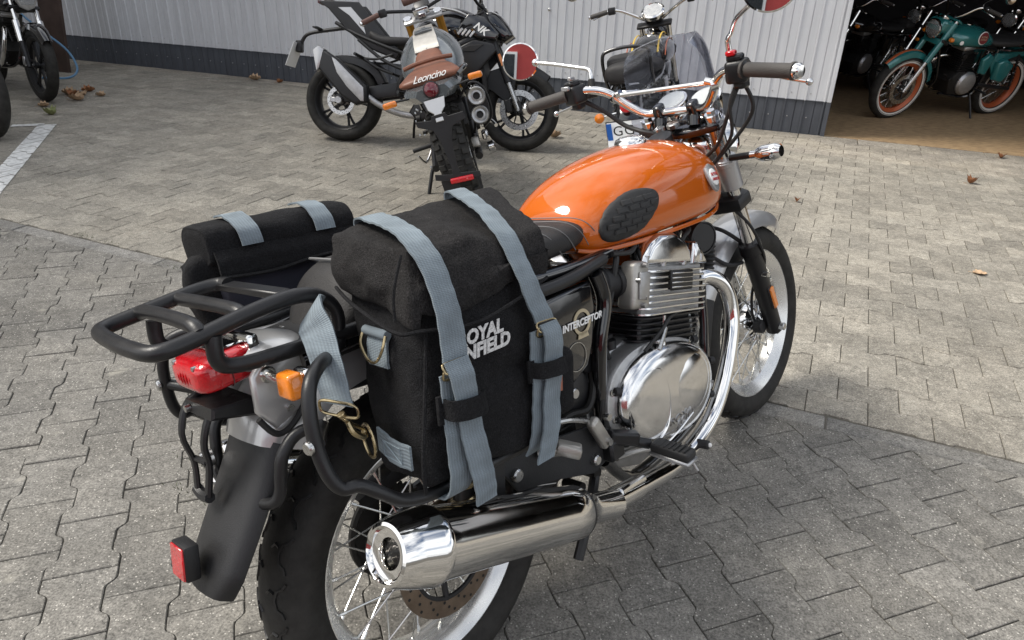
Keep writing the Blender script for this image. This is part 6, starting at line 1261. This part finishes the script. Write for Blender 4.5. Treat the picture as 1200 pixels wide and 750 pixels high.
# ------------------------------------------------------------------ black sports naked in profile
def make_sport():
    H = thing('motorcycle', 'black sports motorcycle with red wheel stripes parked side on against the grey wall', 'motorcycle', bikeM(-1.405, 5.871, 96.25, 13.0)); P = lambda n, g, m, par=H, **k: build(n, g, m, par, **k)
    for (x, w_, nm) in ((0, .17, 'rear_wheel'), (1.41, .12, 'front_wheel')):
        o = spoked_wheel(H, x, .305, .308, w_, .2159, w_ * .72, rim_m='black_satin', hub_m='cast', single=False, tread=False, cast=5, disc=(.11, -.09) if x == 0 else (.15, -.065), disc_m='steel', name=nm)
        for s in (-1, 1): build('rim_stripe', ring([(.229, s * w_ * .30), (.234, s * w_ * .305 + s * .003), (.229, s * w_ * .32 + s * .006)], (0, 0, 0), (0, 1, 0), 60), 'red_line', o)
    FXl = front_end(H, 1.41, .305, .98, rake=.46, leg='black_satin', tubem='steel', inv=True, y=.10)
    P('front_mudguard', strip_shell([(1.41 + .335 * math.cos(R(a)), .305 + .335 * math.sin(R(a))) for a in (50, 75, 100, 130, 160, 178)], [.045, .06, .065, .065, .06, .045], .012, .045, .003, 4, 11), 'black_satin')
    for s in (-1, 1): P('mudguard_side', plate([(1.14, .46), (1.17, .58), (1.28, .62), (1.38, .56), (1.36, .42), (1.30, .36), (1.22, .42)], s * .075 - .006, s * .075 + .006, 'y', .004), 'black_satin'); P('caliper', box((1.33, s * .10, .33), (.05, .035, .10), rot=(0, -20, 0), bev=.008), 'black_satin')
    P('swingarm', plate([(-.06, .33), (.0, .36), (.25, .42), (.46, .46), (.48, .36), (.2, .31), (-.04, .28)], -.13, -.09, 'y', .012, 2) + plate([(-.06, .33), (.0, .36), (.25, .42), (.46, .46), (.48, .36), (.2, .31), (-.04, .28)], .09, .13, 'y', .012, 2), 'black_satin')
    P('axle_block', cyl((0, -.125, .305), (0, -.155, .305), .028, n=18, bev=.004) + box((-.03, -.14, .305), (.08, .014, .04), bev=.005), 'cast')
    P('rear_hugger', strip_shell([(-.20, .58), (-.05, .635), (.12, .63), (.27, .56), (.34, .46)], [.05, .08, .085, .085, .07], .01, .05, .003, 4, 11), 'black_satin')
    P('frame', tube([(1.15, -.05, .86), (1.0, -.15, .78), (.75, -.18, .64), (.52, -.16, .50), (.48, -.13, .36)], .026, 10) + tube([(1.15, .05, .86), (1.0, .15, .78), (.75, .18, .64), (.52, .16, .50), (.48, .13, .36)], .026, 10) + tube([(.55, -.14, .66), (.35, -.13, .72), (.12, -.10, .80), (-.05, -.07, .88)], .014, 8) + tube([(.52, -.14, .55), (.34, -.13, .62), (.14, -.10, .76)], .013, 8), 'black_satin')
    engine(H, .78, .44, 1.05, body='grime', cover='black_satin', lean=20); clut(H, .45, 1.10, .28, .72, 26, 5, .15)
    P('radiator', box((1.13, 0, .55), (.035, .30, .26), rot=(0, -12, 0), bev=.006), 'black_matte'); P('belly_pan', plate([(.55, .24), (.62, .36), (1.0, .40), (1.10, .34), (1.0, .20), (.62, .18)], -.13, .13, 'y', .03, 3), 'black_satin')
    for s in (-1, 1):
        a, b = (-.19, -.15) if s < 0 else (.15, .19)
        P('shroud', plate([(.84, .60), (.90, .71), (1.05, .79), (1.20, .77), (1.23, .72), (1.09, .55), (.98, .47), (.90, .50)], a, b, 'y', .016, 3), 'black_satin')
        P('shroud_upper', plate([(.92, .86), (1.0, .97), (1.12, .955), (1.24, .84), (1.22, .79), (1.08, .80)], a * .95, b * .95, 'y', .014, 3), 'black_gloss')
        P('air_intake', plate([(.93, .70), (1.02, .745), (1.13, .755), (1.06, .70)], (a * 1.03 if s < 0 else b * .99), (a * .99 if s < 0 else b * 1.03), 'y', .002), 'ink')
        P('tail_side', plate([(-.19, 1.03), (-.10, .975), (.05, .82), (.22, .70), (.44, .63), (.48, .69), (.36, .79), (.24, .92), (.14, 1.03)], s * .09 - .012, s * .09 + .012, 'y', .010, 3), 'black_satin')
        P('tail_flash', plate([(-.02, .985), (.07, .93), (.20, .80), (.17, .90), (.08, .99)], s * .104 - .003, s * .104 + .003, 'y', .001), 'silver')
        P('rear_footrest', cyl((.20, s * .14, .62), (.16, s * .25, .64), .012, n=10) + tube([(.42, s * .13, .52), (.30, s * .14, .56), (.20, s * .15, .62)], .011, 8) + tube([(.42, s * .13, .66), (.30, s * .14, .62), (.20, s * .15, .62)], .009, 8), 'black_satin'); P('rider_footrest', cyl((.52, s * .14, .38), (.50, s * .25, .38), .012, n=10), 'black_satin')
    for k in range(4): P('shroud_slat', box((.95 + k * .03, -.195, .84 - k * .005), (.016, .006, .055), rot=(0, 40, 0), bev=.001), 'silver')
    text('shroud_lettering', 'NK', .075, 'white', H, frameM((1.10, -.187, .865), (1, 0, -.62), (.62, 0, 1)), .001, .3, 1.0, .002)
    P('fuel_tank', tank_loft([(.52, .06, .74, .80, 2.3), (.58, .12, .73, .88, 2.4), (.72, .15, .74, .99, 2.5), (.85, .165, .75, 1.03, 2.5), (.98, .15, .76, 1.01, 2.4), (1.08, .10, .80, .95, 2.2), (1.12, .03, .84, .90, 2)]), 'black_gloss', ang=80)
    for s in (-1, 1): P('tank_panel', tube([(.66, s * .13, .985), (.76, s * .155, 1.0), (.90, s * .16, .985), (1.02, s * .15, .94), (1.10, s * .14, .88)], [.008, .020, .024, .018, .006], 8, 5, flat=.5), 'silver')
    P('rider_seat', seat_loft([(.58, .06, .74, .80, 2.3, .2), (.48, .12, .72, .80, 2.6, .1), (.34, .14, .72, .80, 2.8, 0), (.24, .12, .75, .84, 2.6, 0), (.20, .04, .78, .85, 2.2, 0)]), 'seat'); P('passenger_seat', seat_loft([(.22, .06, .82, .88, 2.3, 0), (.15, .10, .86, .95, 2.5, 0), (.02, .095, .92, 1.01, 2.5, 0), (-.12, .07, 1.0, 1.06, 2.4, 0), (-.16, .03, 1.02, 1.05, 2.2, 0)]), 'seat')
    P('tail_lamp', box((-.19, 0, 1.03), (.03, .10, .025), bev=.006), 'dark_red_lens')
    P('plate_arm', tube([(.10, 0, .87), (-.05, 0, .845), (-.20, 0, .82), (-.31, 0, .79), (-.36, 0, .72)], [.020, .016, .014, .014, .016], 8, 5) + box((-.20, 0, .835), (.04, .24, .012), bev=.003) + box((-.37, 0, .70), (.05, .06, .09), bev=.008), 'black_satin')
    P('number_plate', box((-.415, 0, .635), (.004, .19, .19), rot=(0, 22, 0), bev=.001), 'plate_white')
    P('silencer_body', plate([(-.15, .64), (-.10, .67), (.02, .60), (.25, .42), (.26, .30), (.16, .27), (.05, .33), (-.13, .52)], -.235, -.145, 'y', .022, 3), 'black_satin'); P('silencer_cover', plate([(-.02, .61), (.01, .595), (.23, .40), (.235, .30), (.21, .30), (.10, .40), (.02, .50)], -.247, -.233, 'y', .004, 2), 'cast'); P('silencer_tip', plate([(-.175, .655), (-.13, .69), (-.085, .665), (-.12, .53), (-.145, .50)], -.238, -.142, 'y', .012, 2), 'silver')
    P('link_pipe', tube([(.24, -.17, .34), (.36, -.15, .27), (.55, -.10, .22), (.9, -.06, .24), (1.05, -.06, .40)], .024, 10), 'cast')
    P('headlight_cowl', plate([(1.10, 1.0), (1.20, 1.01), (1.30, .90), (1.34, .84), (1.27, .79), (1.17, .83), (1.10, .92)], -.10, .10, 'y', .035, 3), 'black_gloss'); P('cowl_edge', tube([(1.16, -.104, 1.0), (1.25, -.10, .96), (1.33, -.085, .86)], .005, 6), 'silver'); P('fork_reflector', box((FXl(.66) + .01, -.13, .66), (.022, .008, .09), rot=(0, -24, 0), bev=.003), 'amber')
    cockpit(H, FXl(1.0), 1.03, .37, .05, m_bar='black_satin', back=.10, mirror_up=.10)
    P('side_stand', tube([(.55, .12, .25), (.52, .20, .12), (.50, .28, -.05)], .011, 7, smooth=False) + box((.50, .28, -.06), (.05, .04, .008), bev=.002), 'black_satin')
make_sport()

# ------------------------------------------------------------------ grey scrambler seen from behind
def make_scrambler():
    H = thing('motorcycle', 'grey scrambler motorcycle with brown seat and twin round exhausts, seen from behind', 'motorcycle', bikeM(-.251, 4.155, -5.6, 17.5)); P = lambda n, g, m, par=H, **k: build(n, g, m, par, **k)
    for (x, w_, nm) in ((0, .182, 'rear_wheel'), (1.46, .12, 'front_wheel')):
        rr = .2159 if x == 0 else .2413; Rt = .315 if x == 0 else .33
        o = spoked_wheel(H, x, Rt, Rt, w_, rr, w_ * .65, rim_m='black_satin', hub_m='black_satin', single=False, tread=False, ns=32, disc=(.12, -.09), disc_m='steel', name=nm)
        kn = G()
        for k in range(34):
            a = 2 * PI * k / 34
            for c, (yy, wd) in enumerate(((-.40, .22), (-.13, .25), (.13, .25), (.40, .22))):
                aa = a + (.09 if c in (1, 2) else 0) ; rd = Rt - (.001 if c in (1, 2) else .010)
                kn = kn + box((0, 0, 0), (.030, w_ * wd * .92, .014), rot=(math.degrees(0) + (0 if c in (1, 2) else math.copysign(26, -yy)), 0, 0), bev=.002).tf(Matrix.Rotation(-aa, 4, 'Y') @ Matrix.Translation((0, 0, 0)) @ Matrix(((0, 0, 1, rd), (0, 1, 0, yy * w_ * .98), (-1, 0, 0, 0), (0, 0, 0, 1))))
        kk = build('tyre_knobs', kn, 'rubber', o, smooth=False); kk['kind'] = 'stuff'
    FXl = front_end(H, 1.46, .33, 1.03, rake=.45, leg='gold', tubem='steel', inv=True, top_m='cast', y=.105)
    for s in (-1, 1): P('fork_cap', cyl((FXl(1.03), s * .105, 1.035), (FXl(1.03) - .008, s * .105, 1.055), .032, n=22, bev=.004), 'polished')
    P('yoke_clamp', box((FXl(1.0) - .03, 0, 1.07), (.05, .11, .05), rot=(0, -20, 0), bev=.01, seg=2) + box((FXl(1.0) - .04, .0, 1.05), (.10, .06, .03), bev=.006), 'polished')
    cockpit(H, FXl(1.0) - .02, 1.085, .41, .045, m_bar='black_satin', grip_m='brown_grip', steer=.20, mirrors=False, back=.16)
    P('crossbar_pad', cyl((FXl(1.0) - .06, .10, 1.155), (FXl(1.0) - .02, -.12, 1.165), .026, n=18, bev=.006), 'brown_grip'); P('instrument', lathe([(.03, -.02), (.055, 0), (.055, .012), (.045, .016)], (FXl(1.0) + .10, -.01, 1.10), (-.6, 0, .8), 26), 'black_satin')
    P('headlight', lathe([(.02, -.08), (.07, -.05), (.085, 0), (.085, .02)], (1.30, 0, .92), (1, 0, -.1), 26), 'black_gloss')
    tk = P('fuel_tank', tank_loft([(.28, .07, .70, .78, 2.2), (.33, .14, .69, .83, 2.3), (.45, .185, .69, .915, 2.2), (.62, .200, .70, .980, 2.15), (.80, .175, .71, .995, 2.15), (.92, .14, .74, .97, 2.1), (1.0, .08, .80, .92, 2.1), (1.02, .02, .84, .88, 2)]), 'grey_paint', ang=80)
    P('tank_plate', ribbon([(.42, .0, .893), (.52, 0, .945), (.64, 0, .985), (.78, 0, .998), (.88, 0, .984)], (0, 1, 0), [.15, .145, .13, .11, .09], .010, 5), 'greycast', tk)
    for k in range(4): x = .60 + k * .055; P('plate_rib', ribbon([(x, -.055, .983 + .006 * k - .001 * k * k), (x, 0, .987 + .006 * k - .001 * k * k), (x, .055, .983 + .006 * k - .001 * k * k)], (1, 0, .2), .022, .010, 3), 'grey_paint', tk)
    st = P('seat', seat_loft([(.46, .05, .86, .90, 2.3, 0), (.42, .075, .83, .90, 2.6, 0), (.34, .085, .80, .885, 2.8, 0), (.22, .10, .775, .855, 2.8, 0), (.08, .135, .775, .848, 2.8, 0), (-.06, .16, .78, .843, 2.6, 0), (-.16, .168, .785, .843, 2.5, 0), (-.20, .15, .79, .838, 2.3, 0), (-.215, .10, .80, .83, 2.2, 0)]), 'brown_vinyl')
    P('seat_step', tube([(.12, -.14, .86), (.10, -.06, .872), (.10, .06, .872), (.12, .14, .86)], .012, 8), 'brown_vinyl', st); text('seat_lettering', 'Leoncino', .052, 'white', st, frameM((-.205, 0, .825), (0, -1, 0), (.55, 0, 1)) @ Matrix.Translation((0, 0, .012)), .0005, .6, .92)
    P('tail_fairing', loft([[Vector((x, y * w_, zc + z * h)) for y, z in ((-1, .2), (-.7, -.8), (0, -1), (.7, -.8), (1, .2), (.8, 1), (0, 1.1), (-.8, 1))] for (x, w_, h, zc) in ((.05, .12, .04, .76), (-.10, .165, .045, .755), (-.22, .15, .045, .75), (-.30, .09, .035, .752))]), 'grey_paint', ang=30)
    P('grab_handle', tube([(-.02, -.17, .80), (-.12, -.20, .82), (-.20, -.15, .80)], .012, 8), 'black_gloss')
    P('tail_lamp', lathe([(.036, -.02), (.044, -.01), (.044, .012), (.038, .014)], (-.30, 0, .775), (-1, 0, .25), 28), 'black_satin'); P('lamp_lens', lathe([(.038, 0), (.034, .010), (.02, .016), (.003, .018)], (-.314, 0, .779), (-1, 0, .25), 24), 'dark_red_lens')
    for s in (-1, 1):
        il = P('indicator', box((-.25, s * .235, .765 - .01 * s), (.035, .075, .032), rot=(0, 0, s * 12), bev=.010, seg=2), 'amber'); P('indicator_stem', cyl((-.22, s * .10, .75), (-.245, s * .20, .762), .006, n=8), 'black_satin', il)
    P('number_bracket', plate([(-.055, .0), (.055, 0), (.045, -.05), (.020, -.075), (.020, -.12), (-.020, -.12), (-.020, -.075), (-.045, -.05)], -.006, .006, 'x', .002).tf(Matrix.Translation((-.34, 0, .735)) @ Matrix.Rotation(R(28), 4, 'Y')), 'silver')
    P('plate_carrier', plate([(-.035, .0), (.035, 0), (.045, -.02), (.125, -.005), (.120, -.035), (.050, -.070), (.030, -.13), (.020, -.23), (.016, -.28), (.022, -.31), (.11, -.285), (.115, -.315), (.028, -.345), (-.028, -.345), (-.12, -.36), (-.12, -.33), (-.022, -.31), (-.016, -.28), (-.022, -.20), (-.032, -.13), (-.05, -.075), (-.13, -.055), (-.125, -.02), (-.045, -.02)], -.005, .005, 'x', .0015).tf(Matrix.Translation((-.385, 0, .665)) @ Matrix.Rotation(R(8), 4, 'Y')), 'plastic', smooth=False)
    P('rear_reflector', box((-.442, -.02, .325), (.012, .125, .030), rot=(4, 8, 0), bev=.008, seg=2), 'red_lens'); P('mud_flap', plate([(-.095, 0), (-.01, 0), (-.01, -.12), (-.10, -.11)], -.003, .003, 'x', .001).tf(Matrix.Translation((-.425, .10, .34))).tf(Matrix.Identity(4)), 'plastic')
    P('swingarm', tube([(.48, -.13, .40), (.2, -.13, .35), (-.03, -.13, .315)], .022, 8) + tube([(.48, .13, .40), (.2, .13, .35), (-.03, .13, .315)], .022, 8), 'black_satin')
    P('frame', tube([(1.10, 0, .86), (.9, -.12, .76), (.6, -.14, .68), (.3, -.12, .72), (0, -.10, .74)], .018, 8) + tube([(1.10, 0, .86), (.9, .12, .76), (.6, .14, .68), (.3, .12, .72), (0, .10, .74)], .018, 8), 'black_satin')
    engine(H, .72, .42, 1.05, cover='black_satin'); clut(H, .15, .95, .25, .68, 26, 8, .17)
    P('silencer', loft([[Vector((x, -.205 + .055 * math.cos(t) * s_, z + .098 * math.sin(t) * s_)) for t in [2 * PI * j / 24 for j in range(24)]] for (x, z, s_) in ((.30, .52, .7), (.22, .53, 1.0), (-.05, .585, 1.05), (-.10, .595, 1.0))]), 'black_satin')
    for dz in (.05, -.05):
        P('exhaust_outlet', lathe([(.048, -.03), (.050, 0), (.049, .02), (.044, .026), (.036, .022), (.030, .016), (.020, .018), (.018, -.01)], (-.105, -.205 - dz * .1, .60 + dz), (-1, -.02, .2), 28, capb=False), 'cast'); P('outlet_bore', lathe([(.019, 0), (.019, .001)], (-.10, -.205 - dz * .1, .60 + dz), (-1, -.02, .2), 18), 'ink')
    P('exhaust_strap', tube([(-.03, -.12, .66), (-.03, -.20, .715), (-.03, -.262, .66), (-.02, -.265, .52), (-.02, -.20, .46)], .007, 7), 'black_satin')
    P('brake_master', box((.25, -.19, .36), (.09, .04, .05), bev=.01) + cyl((.10, -.19, .32), (.10, -.23, .32), .03, n=16, bev=.005) + tube([(.34, -.20, .44), (.28, -.25, .42), (.22, -.27, .40)], .012, 8), 'polished')
    P('caliper', box((.03, -.13, .38), (.09, .045, .06), rot=(0, 20, 0), bev=.012, seg=2), 'greycast')
    P('side_stand', tube([(.42, .14, .28), (.38, .20, .20), (.34, .27, .06), (.32, .29, -.06)], .012, 8, smooth=False), 'black_satin'); P('left_footrest', cyl((.30, .14, .38), (.28, .26, .38), .013, n=10), 'rubber_tie'); P('gear_lever', tube([(.35, .14, .36), (.25, .20, .30), (.20, .23, .36)], .008, 7), 'polished')
make_scrambler()
